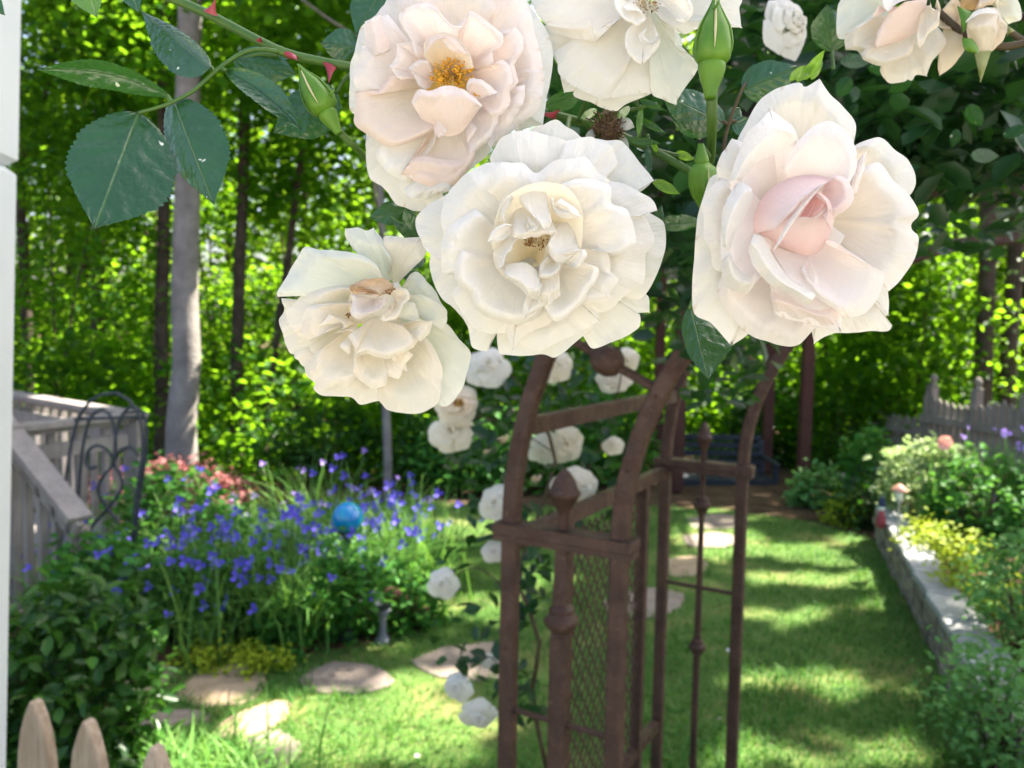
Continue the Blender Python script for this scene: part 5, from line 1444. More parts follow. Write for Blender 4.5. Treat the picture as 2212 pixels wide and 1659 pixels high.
# ---- F: blush rose in the top right corner, and the spent one beside it
VF = View(3200, 0, .37613, .36)
FB = ((.82,.74,.58), (.84,.78,.68))
FP = ((.83,.66,.56), (.84,.71,.62))
Fr = make_rose('rose', 'blush cream rose with cupped petals in the top right corner', VF, (940, 150), [
 ((820,120), [(720,-200),(400,-160),(290,0),(252,80),(250,380),(345,412),(480,380)], [-180,-110,-100,-150], dict(tint=DG)),
 ((900,250), [(640,130),(540,220),(360,350),(350,520),(460,530),(522,588),(720,600),(900,520)], [-130,-30,0,-50], dict(tint=FB, roll=20)),
 ((900,300), [(500,560),(530,630),(700,687),(880,660),(1020,580),(1062,450),(1040,400)], [-60,20,30,0], dict(tint=FB, roll=16)),
 ((950,350), [(720,670),(705,750),(780,860),(835,877),(970,850),(985,825),(1040,838),(1080,780),(1192,797),(1250,650),(1382,480),(1390,400),(1300,260)], [-160,-90,-80,-120], dict(tint=FB)),
 ((1250,200), [(1300,-20),(1330,90),(1310,260),(1380,310),(1500,310),(1550,180),(1560,60),(1500,-60)], [-180,-120,-110,-150], dict(tint=(FADE,FADE))),
 ((1460,60), [(1360,360),(1320,560),(1312,700),(1330,783),(1480,680),(1590,510),(1550,300),(1545,120)], [-170,-110,-100,-140], dict(tint=(FADE,FADE))),
 ([(760,480),(900,430),(1090,330),(1170,160),(1200,-20)], [(655,505),(650,430),(720,260),(800,150),(960,20)], [-10,70,80,60], dict(tint=FP, wr=.6)),
 ((880,80), [(640,180),(640,140),(700,50),(790,120),(760,200),(690,300)], [-10,50,60], dict(tint=((.80,.52,.46),FP[1]), wr=.5)),
 ((880,-40), [(715,-30),(740,90),(792,127),(850,60),(940,10),(1030,-10)], [20,90,90], dict(tint=(IVORY,IVORY), wr=.5)),
 ((1180,60), [(1225,-20),(1250,100),(1330,130),(1310,260),(1200,380),(1170,450),(1120,497),(1083,440),(1100,340)], [-20,60,70,40], dict(tint=FB)),
 ((900,-60), [(560,-200),(800,-330),(1100,-320),(1350,-120)], [-120,-30,-20,-70], dict(tint=FB)),
])
Sp = make_rose('spent_rose', 'spent faded rose with papery petals at the top right edge', VF, (1780, -60), [
 (None, [(1950,-40),(1955,90),(2050,250),(2180,205),(2185,100),(2150,-30)], [-60,0,0,-30], dict(tint=(FADE,DG[0]))),
 (None, [(1540,-10),(1560,90),(1640,100),(1720,100),(1790,50),(1780,-10)], [-60,-20,-40], dict(tint=((.55,.32,.12),(.62,.42,.20)))),
 (None, [(1700,100),(1800,70),(1900,30),(1980,-30)], [-20,40,20], dict(tint=(FADE,FADE))),
 (None, [(1500,-60),(1500,-200),(1780,-320),(2080,-200),(2150,-40)], [-60,0,-20], dict(tint=(FADE,FADE))),
], group=None)
G_ = make_rose('rose_bud', 'fat faded cream bud hanging in the top right corner with drooping sepal', VF, (1780, 320), [
 ([(1640,520),(1770,560),(1900,520),(2040,330)], [(1600,240),(1640,160),(1780,85),(1930,90),(2040,250)], [-40,50,40,-10], dict(tint=(FADE,FB[1]), side=-80, wr=.8)),
 ([(1660,420),(1770,556),(1880,520)], [(1600,250),(1640,215),(1800,150),(1925,150),(1955,260)], [10,90,80,30], dict(tint=FB, side=-40, wr=.8)),
 ([(1880,520),(1990,430),(2040,300)], [(1900,150),(1950,170),(1960,320)], [10,50,50], dict(tint=(FADE,FB[1]), side=-20)),
 ([(1600,240),(1750,150),(1900,145)], [(1605,215),(1700,120),(1830,85),(1950,130)], [96,100,40], dict(tint=(IVORY,IVORY), rufl=.2)),
], group=None)
def sepal(vw, root, pts_l, pts_r, z, mat, name='sepal'):
    n = 14; A_, B_ = cr(pts_l, n), cr(pts_r, n); V = []
    for k in range(5):
        s = k/4; bow = 14*(1-(2*s-1)**2)
        for i in range(n):
            q = A_[i]*(1-s) + B_[i]*s
            V.append(vw.pt(q[0], q[1], np.interp(i/(n-1), np.linspace(0,1,len(z)), z) + bow))
    i = np.array([(k*n+j, k*n+j+1, (k+1)*n+j+1, (k+1)*n+j) for k in range(4) for j in range(n-1)])
    return mesh_obj(name, V, i, mat, root)
SEP = mat_mottled('sepal_olive', (.16,.19,.06), (.26,.27,.12), 90, .7, .2, .3, .001)
sepal(VF, G_, [(1690,540),(1720,680),(1752,870)], [(1870,530),(1820,690),(1756,872)], [20,40,0], SEP)
sepal(VF, G_, [(1560,400),(1590,520),(1690,560)], [(1660,400),(1720,470),(1745,548)], [60,70,50], BUDG)
sepal(VF, G_, [(1510,60),(1545,200),(1570,340)], [(1580,90),(1690,150),(1590,330)], [0,20,20], BUDG)
sepal(VF, G_, [(2040,270),(2090,300),(2115,325)], [(2030,390),(2060,350),(2115,327)], [0,20,0], SEP)

# ------------------------------------------------------------------ canes, leaves, buds of the foreground
def D3(pts):
    return [W(u, v, d) for u, v, d in pts]

def thorn(p, tip, base_dir, r, parent):
    p, tip = np.asarray(p), np.asarray(tip)
    d = tip - p; L = np.linalg.norm(d); d /= L
    a = np.asarray(base_dir)/np.linalg.norm(base_dir); b = np.cross(d, a); b /= np.linalg.norm(b)
    V = []; Fc = []; n = 10
    for t, q in ((0,1),(.2,.62),(.45,.36),(.75,.16),(1,.02)):
        for k in range(n):
            th = 2*math.pi*k/n
            V.append(p + d*L*t - a*L*.12*math.sin(t*1.5)*t + a*math.cos(th)*r*2.4*q + b*math.sin(th)*r*q)
    for i in range(4):
        for k in range(n): Fc.append((i*n+k, i*n+(k+1) % n, (i+1)*n+(k+1) % n, (i+1)*n+k))
    return mesh_obj('thorn', V, Fc, THORN, parent)

def rose_cane():
    pts = D3([(330,-20,.318),(440,26,.315),(600,108,.312),(700,134,.312),(770,146,.314),(900,170,.33),(1080,215,.345),(1190,246,.345),(1300,276,.342),(1400,320,.338),(1490,370,.335),(1580,430,.345),(1700,520,.36)])
    ob = thing('rose_cane', pts[2], 'green thorny rose cane arching across the top behind the large roses', 'rose cane')
    MB().tube(cr(pts, 60), [.00195,.00185,.0018,.0018,.0017], 14).build('stem', CANE, ob, smooth=True)
    for (u, v), (tu, tv), r in [((455,28),(470,-2),.0017), ((628,120),(648,133),.0017), ((712,142),(716,182),.0017), ((560,88),(566,80),.0008), ((1186,250),(1215,238),.0016)]:
        d = .310
        thorn(W(u, v, d), W(tu, tv, d-.004), W(u+30, v+13, d)-W(u, v, d), r*.75, ob)
    # stubs carrying the flowers
    for a in ([(1040,205,.345),(1010,215,.33),(985,230,.312)], [(1230,255,.343),(1215,330,.32),(1170,420,.292)], [(1250,262,.342),(1280,180,.33),(1330,60,.318)], [(1560,415,.34),(1640,440,.30),(1720,450,.272)],
              [(1010,215,.34),(930,400,.325),(885,470,.315),(880,560,.305)]):
        MB().tube(cr(D3(a), 14), [.0012,.0014], 8).build('flower_stalk', CANE, ob, smooth=True)
rose_cane()

def leaflet(name, base, tip, hl, hr, zl=0, zr=0, curl=4, mat=LEAF, parent=None, seed=0, belly=.44, droop=0, fine=1.0, dp=None):
    """base, tip: (u, v, depth); hl / hr: half widths in photo pixels left and right of the rib; zl / zr: how far each edge comes towards the eye"""
    g = np.random.default_rng(seed)
    b, t_ = np.array(base[:2], float), np.array(tip[:2], float)
    d = t_-b; L = np.linalg.norm(d); e = d/L; nrm = np.array([-e[1], e[0]])
    nt, ns = 46, 15
    t = np.linspace(0, 1, nt); V = []; UV = []
    p = math.log(.5)/math.log(belly)
    w = np.sin(np.pi*t**p)**(.62 + .62*t**2)
    w = w/w.max()
    k = FPX
    mid = np.outer(1-t, b) + np.outer(t, t_) + np.outer(np.sin(np.pi*t), nrm)*L*droop
    ser = np.abs(((t*21) % 1) - .15)
    ser = np.where((t*21) % 1 < .15, 1.0, 1-((t*21) % 1))
    for i in range(nt):
        dep = base[2]*(1-t[i]) + tip[2]*t[i]
        px = dep/k
        for j in range(ns):
            s = -1+2*j/(ns-1)
            h, zz = (hl, zl) if s < 0 else (hr, zr)
            ww = w[i]*h*(1 + (.11*fine*(ser[i]-.5) if abs(s) > .99 else 0))
            q = mid[i] + nrm*s*ww
            z = zz*w[i]*abs(s)**1.35 + curl*math.sin(math.pi*t[i]) + (hl+hr)*.026*math.sin(t[i]*34 - abs(s)*10 + .8*math.sin(t[i]*11+seed))*abs(s)*(1-abs(s))*1.8 + 1.6*math.sin(t[i]*9+seed+s*3)*abs(s)
            V.append(W(q[0], q[1], dep - z*px)); UV.append((s*w[i] if w[i] > .05 else s*.05, t[i]))
    i = np.array([(a*ns+c, a*ns+c+1, (a+1)*ns+c+1, (a+1)*ns+c) for a in range(nt-1) for c in range(ns-1)])
    return mesh_obj(name, V, i, mat, parent, uv=UV)

def spray(label, stems, leaves, mat=CANE):
    p0 = W(*stems[0][0])
    ob = thing('rose_leaf_spray', p0, label, 'rose leaf', 'leaf sprays of the foreground rose')
    for s in stems:
        MB().tube(cr(D3(s), 18), [.0010, .0007], 8).build('leaf_stalk', mat, ob, smooth=True)
    for i, l in enumerate(leaves):
        kw = l[4] if len(l) > 4 else {}
        leaflet('leaflet', l[0], l[1], l[2], l[3], parent=ob, seed=i*5+len(label), **kw)
    return ob

spray('five leaflet rose leaf at the upper left with one big round dark green leaflet',
  [[(612,113,.312),(560,106,.308),(520,116,.306),(470,150,.304),(420,195,.302),(370,222,.300),(335,234,.299),(300,244,.298)], [(462,156,.304),(458,148,.304),(452,140,.304)], [(370,220,.300),(366,214,.300),(362,205,.300)], [(476,148,.305),(482,149,.304),(488,152,.303)]],
  [((300,243,.302),(203,497,.280),128,112,dict(zl=-14,zr=-10,curl=10,belly=.47)),
   ((372,212,.303),(463,444,.285),80,50,dict(zl=-2,zr=-42,curl=6,belly=.46,droop=.0)),
   ((366,207,.300),(76,150,.300),34,26,dict(zl=-26,zr=30,curl=12,belly=.52,droop=.07)),
   ((454,148,.300),(303,22,.322),58,24,dict(zl=-14,zr=-30,curl=6,belly=.36)),
   ((486,150,.306),(652,282,.292),34,24,dict(zl=14,zr=30,curl=6,belly=.46,droop=-.05))])
spray('pair of shaded rose leaflets directly behind the hanging green bud',
  [[(770,150,.322),(745,172,.323),(728,200,.324)], [(600,120,.322),(560,118,.324),(520,126,.325)]],
  [((728,200,.324),(588,288,.318),62,52,dict(curl=4,zl=-10,zr=-6,belly=.42)),
   ((505,128,.325),(642,160,.322),42,40,dict(curl=4,zl=-6,zr=-6))])
spray('two rose leaflets tucked against the left edge of the blush rose',
  [[(770,146,.320),(775,120,.320),(776,100,.320)]],
  [((776,104,.320),(690,92,.316),32,38,dict(curl=3,zl=-6,zr=-6)), ((830,-30,.322),(768,76,.318),40,46,dict(curl=3,zl=-4,zr=-8))])
spray('dark toothed leaflet beneath the blush rose', [[(905,430,.318),(895,440,.318),(885,446,.318)]], [((892,450,.318),(796,470,.312),27,26,dict(curl=3,zl=-4,zr=-6))])
spray('green leaflet pointing down under the pink hearted rose', [[(1520,590,.300),(1500,640,.298),(1488,668,.296)]],
  [((1492,664,.296),(1530,822,.282),78,32,dict(curl=6,zl=-16,zr=-14,belly=.42))])
spray('leaf with a round leaflet between the upright bud and the pink hearted rose',
  [[(1555,440,.330),(1560,340,.328),(1573,270,.325),(1600,200,.322),(1612,178,.322)], [(1573,268,.325),(1568,266,.325),(1560,262,.325)], [(1573,268,.325),(1580,262,.325),(1590,262,.325)]],
  [((1604,196,.322),(1726,142,.318),42,48,dict(curl=5,zl=-8,zr=-10,belly=.40)), ((1566,268,.325),(1422,196,.316),44,38,dict(curl=4,zl=-6,zr=-8,belly=.44)),
   ((1566,270,.326),(1440,236,.322),30,30,dict(curl=3,zl=-10,zr=6,belly=.5,droop=-.12)), ((1582,262,.326),(1640,290,.328),22,22,dict(curl=2)), ((1576,258,.327),(1600,232,.328),16,18,dict(curl=2))], mat=CANEB)
spray('glossy leaflet between the white rose and the pink hearted rose', [[(1530,470,.335),(1515,478,.33),(1505,484,.33)]],
  [((1512,480,.33),(1402,488,.326),16,20,dict(curl=3,zl=-8,zr=8)), ((1395,560,.335),(1430,440,.33),20,24,dict(curl=3))])
spray('toothed leaflet between the blush rose and the upper white rose', [[(1180,250,.335),(1190,235,.333),(1195,225,.331)]],
  [((1176,228,.331),(1266,196,.322),16,26,dict(curl=4,zl=8,zr=-10))])
spray('round dark leaflet left of the top right corner rose', [[(1800,150,.40),(1798,120,.40),(1794,100,.40)]],
  [((1796,112,.40),(1786,8,.39),40,44,dict(curl=4,zl=-8,zr=-8))])
ob = thing('rose_leaf_spray', W(205,-10,.31), 'young yellow green leaflet tip at the top edge on the left', 'rose leaf', 'leaf sprays of the foreground rose')
leaflet('leaflet', (170,-90,.312), (210,40,.300), 34, 46, curl=3, mat=LEAFY, parent=ob, seed=3)
ob = thing('rose_leaf_spray', W(295,5,.31), 'small green leaflet with a red nick at the top edge on the left', 'rose leaf', 'leaf sprays of the foreground rose')
leaflet('leaflet', (270,-60,.312), (300,28,.306), 22, 26, curl=3, mat=LEAF, parent=ob, seed=4)
ob = thing('rose_leaf_spray', W(5,5,.30), 'sliver of a green leaflet in the top left corner over the white post', 'rose leaf', 'leaf sprays of the foreground rose')
leaflet('leaflet', (-60,-40,.30), (12,34,.296), 24, 24, curl=3, mat=LEAF, parent=ob, seed=6)
# small fresh leaflets under the upper white rose
g = np.random.default_rng(50)
ob = thing('rose_leaf_spray', W(1330,250,.335), 'tangle of narrow young green leaflets around the dried flower head', 'rose leaf', 'leaf sprays of the foreground rose')
for i, (u, v, tu, tv, h) in enumerate([(1370,250,1440,290,8),(1360,230,1330,262,9),(1385,225,1378,300,7),(1400,300,1402,385,8),(1420,330,1408,300,6),(1290,236,1252,258,9),(1350,300,1428,310,9),(1410,390,1470,420,12),(1460,330,1500,345,10),(1380,215,1440,240,8)]):
    leaflet('leaflet', (u, v, .336), (tu, tv, .328), h, h, curl=3, mat=LEAFY if i % 3 else LEAF, parent=ob, seed=20+i, zl=4, zr=-4)
m = MB()
for a in ([(1290,250,.338),(1350,240,.336),(1420,225,.334)], [(1380,300,.337),(1385,250,.336),(1370,210,.334)], [(1400,318,.337),(1440,330,.336),(1500,345,.334)], [(1400,380,.338),(1402,320,.336),(1398,290,.334)]):
    m.tube(cr(D3(a), 12), .0009, 7)
m.build('leaf_stalk', CANE, ob, smooth=True)

# ---- buds
def bud(label, tip, belly, neck, stalk, rb, rn, hang_sep=(), seed=0):
    """tip, belly, neck: (u, v, d); radii in photo pixels"""
    d = belly[2]; k = d/FPX
    p0, p1 = W(*neck), W(*tip)
    ax = p1-p0; L = np.linalg.norm(ax); ax = ax/L
    ob = thing('rose_bud', p0, label, 'rose bud', 'green buds of the foreground rose')
    B, N_ = rb*k, rn*k
    bl = np.dot(W(*belly)-p0, ax)
    ridge = lambda th, t: 1 + (.05*math.cos(5*th) if .12 < t < .97 else 0)
    prof = [(N_*.95, 0), (B*.93, bl*.28), (B*1.0, bl*.7), (B*.97, bl), (B*.80, bl+(L-bl)*.28), (B*.52, bl+(L-bl)*.52), (B*.26, bl+(L-bl)*.74), (B*.12, bl+(L-bl)*.9), (B*.03, L)]
    pr = cr(prof, 30)
    MB().lathe(p0, ax, [tuple(q) for q in pr], n=40, mod=ridge).build('calyx', BUDG, ob, smooth=True)
    back = p0 - ax*N_*2.1
    hp = cr([(N_*.40, -N_*2.5), (N_*.55, -N_*1.8), (N_*.82, -N_*1.0), (N_*.98, -N_*.35), (N_*.97, 0.0), (N_*.9, N_*.08)], 16)
    MB().lathe(p0, ax, [tuple(q) for q in hp], n=24).build('hip', BUDG, ob, smooth=True)
    s = [p0 - ax*N_*2.2] + D3(stalk)
    MB().tube(cr(s, 24), [N_*.44, N_*.36, N_*.36], 10).build('stalk', CANE, ob, smooth=True)
    # pale seams between the sepals, bowed over the calyx
    a = np.cross(ax, F); a /= np.linalg.norm(a); fw = -np.cross(ax, a)
    if np.dot(fw, F) > 0: fw = -fw
    for j, ph in enumerate((0.15, 1.25, -1.05)):
        pts = []
        for q in pr[4:29]:
            pts.append(p0 + ax*q[1] + (fw*math.cos(ph) + a*math.sin(ph))*q[0]*1.035)
        MB().tube(pts, [B*.02, B*.075, B*.05, B*.02], 6).build('seam', BUDE if j == 0 else BUDG, ob, smooth=True)
    for (u0, v0, u1, v1) in hang_sep:
        MB().tube(cr(D3([(u0, v0, d-.004), ((u0+u1)/2+3, (v0+v1)/2, d-.006), (u1, v1, d-.004)]), 10), [B*.10, B*.02], 6).build('sepal_tip', BUDG, ob, smooth=True)
    return ob
bud('upright green bud on a long stalk right of the upper white rose', (1546,-14,.292), (1541,92,.292), (1538,138,.292), [(1537,200,.295),(1538,260,.30),(1536,330,.318),(1534,350,.33)], 41, 30, [(1541,20,1556,-6),(1522,88,1534,92)])
bud('green bud tilted to the left beside the blush rose', (644,138,.302), (684,205,.302), (706,243,.303), [(728,280,.306),(760,312,.31),(800,350,.322)], 33, 21, [(648,150,641,138),(712,205,722,190)])
bud('drooping green bud against the left edge of the pink hearted rose', (1522,470,.310), (1506,405,.306), (1516,352,.305), [(1530,335,.315),(1534,338,.33)], 31, 16, [(1524,380,1530,440)])
# sepals that show above the pink hearted rose
ob = thing('rose_bud', W(1745,150,.30), 'green pointed bud peeking out above the pink hearted rose', 'rose bud', 'green buds of the foreground rose')
for (b, t_, h) in [((1736,172,.30),(1783,106,.29),11), ((1720,176,.30),(1776,122,.295),10), ((1706,174,.30),(1740,140,.296),9), ((1752,172,.30),(1778,130,.298),8)]:
    leaflet('sepal', b, t_, h, h, curl=3, mat=LEAFY, parent=ob, seed=int(b[0]), fine=0)
ob = thing('rose_calyx', W(880,480,.310), 'dark green calyx and sepals tucked behind the wilting rose and the white rose', 'calyx')
for (b, t_, h) in [((905,520,.312),(872,448,.306),20), ((890,520,.312),(840,462,.308),9), ((910,590,.312),(860,600,.306),10), ((920,560,.312),(870,580,.306),12)]:
    leaflet('sepal', b, t_, h, h, curl=4, mat=LEAF, parent=ob, seed=int(b[0]), fine=.3)

# ---- dried flower head
def dried():
    c = W(1316, 276, .300); k = .300/FPX
    ob = thing('dried_flower_head', c, 'brown dried flower head with woolly sepals above the white rose', 'dried flower')
    MB().ball(c + F*.004, 22*k, n=10).build('core', DRY, ob, smooth=True)
    g = np.random.default_rng(5); m = MB()
    for i in range(230):
        d = g.normal(size=3); d /= np.linalg.norm(d)
        if np.dot(d, F) > .35: continue
        p = c + F*.004 + d*20*k
        q = p + d*13*k + g.normal(size=3)*5*k
        r = q + d*3*k + g.normal(size=3)*5*k
        m.tube(cr([p, q, r], 6), [.9*k, 1.1*k, 1.9*k], 5)
    m.build('stamens', DRY, ob, smooth=True)
    for (b, t_, h) in [((1335,262,.304),(1372,275,.297),14), ((1290,280,.306),(1262,302,.300),9), ((1340,290,.305),(1358,330,.300),9), ((1316,250,.306),(1312,236,.300),7)]:
        leaflet('sepal', b, t_, h, h, curl=5, mat=WOOL, parent=ob, seed=int(t_[0]), fine=0)
dried()

# ------------------------------------------------------------------ smaller roses on the arbor
def rose_mesh(name, seed, yc, tint_in, tint_out, n=(6, 6, 5)):
    g = np.random.default_rng(seed); Vs = []; Fs = []; Cs = []; n0 = 0
    def add(phi, r, hw, zs, ca, cb):
        nonlocal n0
        ns, nt = 14, 9
        s = np.linspace(-1, 1, ns); t = np.linspace(0, 1, nt); T, S = np.meshgrid(t, s, indexing='ij')
        w = hw*(.25+.75*T**.6)
        ang = phi + S*w
        rr = r*T*(1 - .16*np.abs(S)**2.5 + .05*np.exp(-(S/.2)**2)) + g.normal(size=1)*.01
        z = np.interp(T, np.linspace(0, 1, len(zs)), zs) - .10*np.clip((T-.8)/.2, 0, 1)**2 + .04*np.sin(S*5+phi*3)*T**3 + .03*np.sin(phi*7+T*4)
        Vs.append(np.stack([rr*np.cos(ang), rr*np.sin(ang), z], -1).reshape(-1, 3))
        i = np.arange((nt-1)*ns).reshape(nt-1, ns)[:, :-1].ravel()
        Fs.append(np.column_stack([i, i+1, i+ns+1, i+ns])+n0); n0 += ns*nt
        Cs.append(lerp3(ca, cb, T.ravel()))
    for k in range(n[0]): add(2*math.pi*k/n[0]+g.normal()*.15, g.uniform(.9, 1.05), .72, [-.35,-.12,-.10,-.22], tint_in, tint_out)
    for k in range(n[1]): add(2*math.pi*(k+.5)/n[1]+g.normal()*.2, g.uniform(.66, .82), .75, [-.32,.0,.06,.0], tint_in, tint_out)
    for k in range(n[2]): add(2*math.pi*k/n[2]+g.normal()*.3, g.uniform(.36, .52), .85, [-.30,.08,.20,.20], tint_in, tint_out)
    if not yc:
        for k in range(4): add(2*math.pi*k/4+g.normal()*.3, g.uniform(.18, .28), 1.0, [-.2,.15,.30,.30], tint_in, tint_out)
    else:
        for k in range(40):
            a, r0 = g.uniform(0, 6.28), .24*math.sqrt(g.uniform(0, 1)); s = .032
            c = np.array([r0*math.cos(a), r0*math.sin(a), .12+g.uniform(0, .08)])
            Vs.append(c + s*np.array([(1,0,0),(-1,0,0),(0,1,0),(0,-1,0),(0,0,1),(0,0,-6)], float))
            Fs.append(np.array([(4,0,2,2),(4,2,1,1),(4,1,3,3),(4,3,0,0),(5,2,0,0),(5,1,2,2),(5,3,1,1),(5,0,3,3)])+n0); n0 += 6
            Cs.append(np.tile(np.array([(.55,.26,.02)]), (6, 1)))
    V = np.vstack(Vs)
    Fc = [tuple(dict.fromkeys(map(int, f))) for f in np.vstack(Fs)]
    o = mesh_obj(name, V, Fc, PETAL_S, None, col=np.vstack(Cs)); me = o.data
    bpy.data.objects.remove(o)
    return me
PETAL_S = mat_petal('small_rose_petal', .3)
RM = [rose_mesh('rose_full', 1, False, YC[1], IVORY), rose_mesh('rose_open', 2, True, (.82,.62,.36), (.86,.80,.70)), rose_mesh('rose_loose', 3, False, (.82,.74,.55), (.85,.82,.72), (7, 5, 4)), rose_mesh('rose_white', 4, False, (.83,.80,.66), (.86,.85,.80), (5, 5, 5))]
RB_ME = rose_mesh('rose_bud_small', 5, False, (.82,.62,.45), (.84,.72,.56), (0, 4, 5))
SMALL = [
 (1054,788,1.95,47,3,'small white rose right of the wilting rose, topmost on the left of the arbor'),
 (990,872,1.92,47,1,'small cream rose with a golden orange centre just below the wilting rose'),
 (974,930,1.95,48,2,'small loose cream rose hanging under the golden centred one'),
 (1196,790,1.9,38,2,'cream rose half hidden behind the top of the outer arbor rib'),
 (1352,778,2.0,30,2,'cream rose behind the knob of the arbor arch'),
 (1328,812,2.0,38,0,'pale rose seen edge on under the knob of the arbor arch'),
 (1240,1052,2.0,50,2,'cream rose behind the near arbor finial'),
 (1070,1086,1.95,40,3,'white rose left of the outer arbor post above the crossbar'),
 (1222,958,2.1,42,2,'creamy rose between the two ribs under the upper side rail'),
 (1180,968,2.2,36,3,'dull white rose between the ribs beside the outer post'),
 (1322,962,2.1,24,2,'small cream rose touching the inner arbor rib'),
 (1066,1192,1.95,26,0,'fading cream rose left of the outer post below the crossbar'),
 (955,1262,1.9,34,3,'white rose hanging alone over the lawn left of the arbor'),
 (985,1486,1.85,34,3,'white rose hanging low beside the arbor foot'),
 (1032,1550,1.85,40,3,'lowest ragged white rose beside the arbor foot'),
 (1712,50,.62,66,3,'white rose behind the upright bud in the shade of the top right foliage'),
 (2140,208,1.2,50,3,'white rose far back in the foliage at the right edge'),
 (2062,238,1.2,40,3,'partly hidden white rose in the foliage left of the right edge one'),
 (1905,262,1.15,34,2,'dim cream rose in the foliage above the pink hearted rose'),
 (1060,1430,2.05,18,0,'tiny white rose by the arbor post near the stepping stone'),
]
for u, v, d, r, mi, lab in SMALL:
    g = np.random.default_rng(int(u))
    p = W(u, v, d - (.07 if d > 1.5 else .03))
    o = bpy.data.objects.new('small_rose', RM[mi]); COL.objects.link(o)
    o.location = p
    n = Vector(-F) + Vector((g.normal()*.22, g.normal()*.2, .08+g.normal()*.2))
    o.rotation_euler = n.to_track_quat('Z', 'Y').to_euler()
    s = r*d/FPX*1.05
    o.scale = (s, s*g.uniform(.85, 1), s)
    tag(o, lab, 'rose', 'small roses on the arbor')
for u, v, d, r, lab in [(1052,976,1.95,11,'tiny cream bud below the loose cream rose'), (1086,948,1.95,16,'half open bud right of the loose cream rose'), (1102,888,1.95,12,'tiny pink bud right of the golden centred rose'),
                        (1158,1034,2.0,14,'tiny orange cream bud above the crossbar between the ribs'), (1330,700,1.6,13,'little bud at the top of the arbor behind the white rose')]:
    o = bpy.data.objects.new('small_rose_bud', RB_ME); COL.objects.link(o)
    o.location = W(u, v, d); s = r*d/FPX*1.2
    o.rotation_euler = (Vector((.2, -.6, -.6))).to_track_quat('Z', 'Y').to_euler(); o.scale = (s, s, s*1.4)
    tag(o, lab, 'rose bud', 'small buds on the arbor')

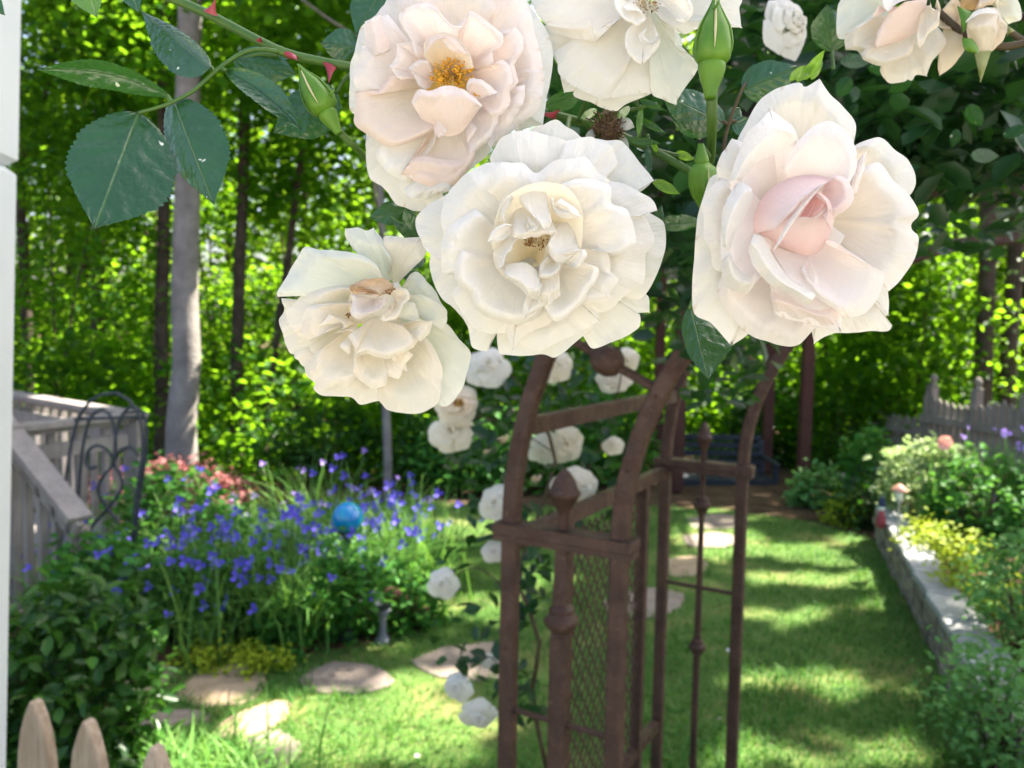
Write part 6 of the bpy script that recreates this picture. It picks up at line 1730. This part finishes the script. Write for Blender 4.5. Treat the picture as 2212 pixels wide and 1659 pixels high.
# ------------------------------------------------------------------ the climbing rose on the arbor
def climber():
    g = np.random.default_rng(91)
    root = P0 + dirA*.05 + dirB*.35
    ob = thing('climbing_rose', (root[0], root[1], 0), 'climbing rose with dark leaves sprawling over the rusty arbor', 'climbing rose')
    pts = []; 
    def region(n, u0, u1, v0, v1, d0, d1, dens=None):
        k = 0
        while k < n:
            u, v, d = g.uniform(u0, u1), g.uniform(v0, v1), g.uniform(d0, d1)
            if dens is None or g.uniform() < dens(u, v): pts.append(W(u, v, d)); k += 1
    # mass over the top of the arch
    region(1500, 1560, 2330, -160, 300, .62, 1.5, lambda u, v: 1 if v < 330 else .4)
    region(900, 1800, 2330, 120, 440, .72, 1.25, lambda u, v: 1.0 - (v-120)/520)
    region(900, 1180, 1560, 150, 560, .6, 1.4, lambda u, v: .9)
    region(320, 1380, 1700, 420, 800, 1.15, 1.8, lambda u, v: .7 if v < 700 else .35)
    region(90, 1480, 1640, 690, 880, 1.5, 1.9)
    region(90, 1950, 2260, 420, 560, 1.2, 1.7)
    # left side of the arbor
    region(430, 950, 1330, 730, 1010, 1.75, 2.2, lambda u, v: 1 if u > 1010 else .4)
    region(140, 1010, 1330, 1000, 1180, 1.8, 2.2, lambda u, v: .8)
    region(110, 1010, 1200, 1160, 1560, 1.7, 2.0, lambda u, v: math.exp(-((u-1120-30*math.sin(v/60))/45)**2))
    region(30, 930, 1080, 1150, 1500, 1.75, 1.95)
    P = np.array(pts)
    # leaves do not grow through the blooms
    rel = P - EYE; dd = rel @ F; uu = UC + FPX*(rel @ R)/dd; vv = VC - FPX*(rel @ U)/dd
    kp = np.ones(len(P), bool)
    for (su, sv, sd, sr, _, _) in SMALL:
        kp &= ~((np.hypot(uu-su, vv-sv) < sr*1.15) & (dd < sd+.03) & (sd > 1.5))
    P = P[kp]
    near = np.linalg.norm(P - EYE, axis=1)
    leaf_mesh('foliage', P, np.where(near < 1.0, .036, .046), LEAFD, ob, seed=92, asp=.33, upb=.5, fold=.18)
    m = MB()
    canes = [
      [(1180,1659,1.9),(1150,1500,1.9),(1165,1380,1.85),(1120,1250,1.9),(1160,1120,1.95),(1200,980,2.0),(1150,860,2.0),(1220,760,1.9),(1330,650,1.7),(1450,520,1.4),(1600,380,1.1),(1760,240,.9),(1900,150,.75),(2100,60,.6),(2300,20,.5)],
      [(1120,1500,1.9),(1060,1420,1.85),(1010,1440,1.85),(985,1470,1.85)], [(1120,1300,1.9),(1040,1230,1.88),(985,1240,1.9),(958,1255,1.9)],
      [(1200,980,2.0),(1120,930,1.98),(1040,900,1.95),(985,900,1.95)], [(1150,860,2.0),(1090,800,1.98),(1054,795,1.95)],
      [(1600,380,1.1),(1800,300,1.1),(2000,240,1.1),(2250,200,1.1)], [(1330,650,1.7),(1340,820,1.9),(1290,980,2.1),(1240,1050,2.05)], [(1450,520,1.4),(1660,470,1.3),(1950,400,1.3),(2200,300,1.2)],
      [(2230,90,.36),(2160,100,.365),(2080,70,.37),(2020,20,.375)], [(2240,110,.42),(2170,60,.42),(2140,40,.38)]]
    for k, c in enumerate(canes): m.tube(cr(D3(c), 40), [.006,.004,.003] if k in (0, 5, 7) else .0018, 7)
    m.build('canes', CANEB, ob, smooth=True)
    yl = leaflet('leaflet', (1955,250,.95), (1902,232,.93), 14, 16, curl=4, mat=mat_mottled('yellowed_leaf', (.55,.38,.02), (.12,.12,.02), 60, .5, .3, .2, .001), parent=ob, seed=8)
    yl['label'] = 'yellow leaf with dark spots'
    # larger leaves near the eye
    for i in range(150):
        if i < 95: u, v, d = g.uniform(1780, 2260), g.uniform(-20, 440), g.uniform(.5, .95)
        else: u, v, d = g.uniform(1180, 1560), g.uniform(170, 560), g.uniform(.5, .9)
        if i < 95 and v > 250 + 190*g.uniform(): continue
        a = g.uniform(-.6, 3.6); L = g.uniform(44, 80)*.62/d*.85
        leaflet('leaflet', (u, v, d), (u+L*math.cos(a), v+L*math.sin(a)*.7, d-.02*g.normal()), L*g.uniform(.17, .28), L*g.uniform(.17, .28), curl=4, zl=g.uniform(-14, 8), zr=g.uniform(-14, 8), mat=LEAFSH, parent=ob, seed=400+i) if (i < 80) else None
climber()

# loose fallen petals on the lawn
ME_P = RM[3]
g = np.random.default_rng(12)
MEP = flower_proto('fallen_petal', PETAL_S, .022, 1, .5)
for i, (u, v, lab) in enumerate([(595,1447,'white fallen petal at the edge of the mulch'),(898,1654,'white fallen petal on the lawn at the bottom left of the arbor'),(1548,1570,'white fallen petal on the grass right of the far spindle'),(1532,1598,'tan fallen petal below the white one on the grass'),(1580,1420,'small white fallen petal beside the far inner post')]):
    p = G(u, v)
    o = bpy.data.objects.new('fallen_petal', MEP); COL.objects.link(o)
    o.location = (p[0], p[1], .03); o.rotation_euler = (g.normal()*.3, g.normal()*.3, g.uniform(0, 6))
    tag(o, lab, 'petal', 'fallen petals on the lawn')
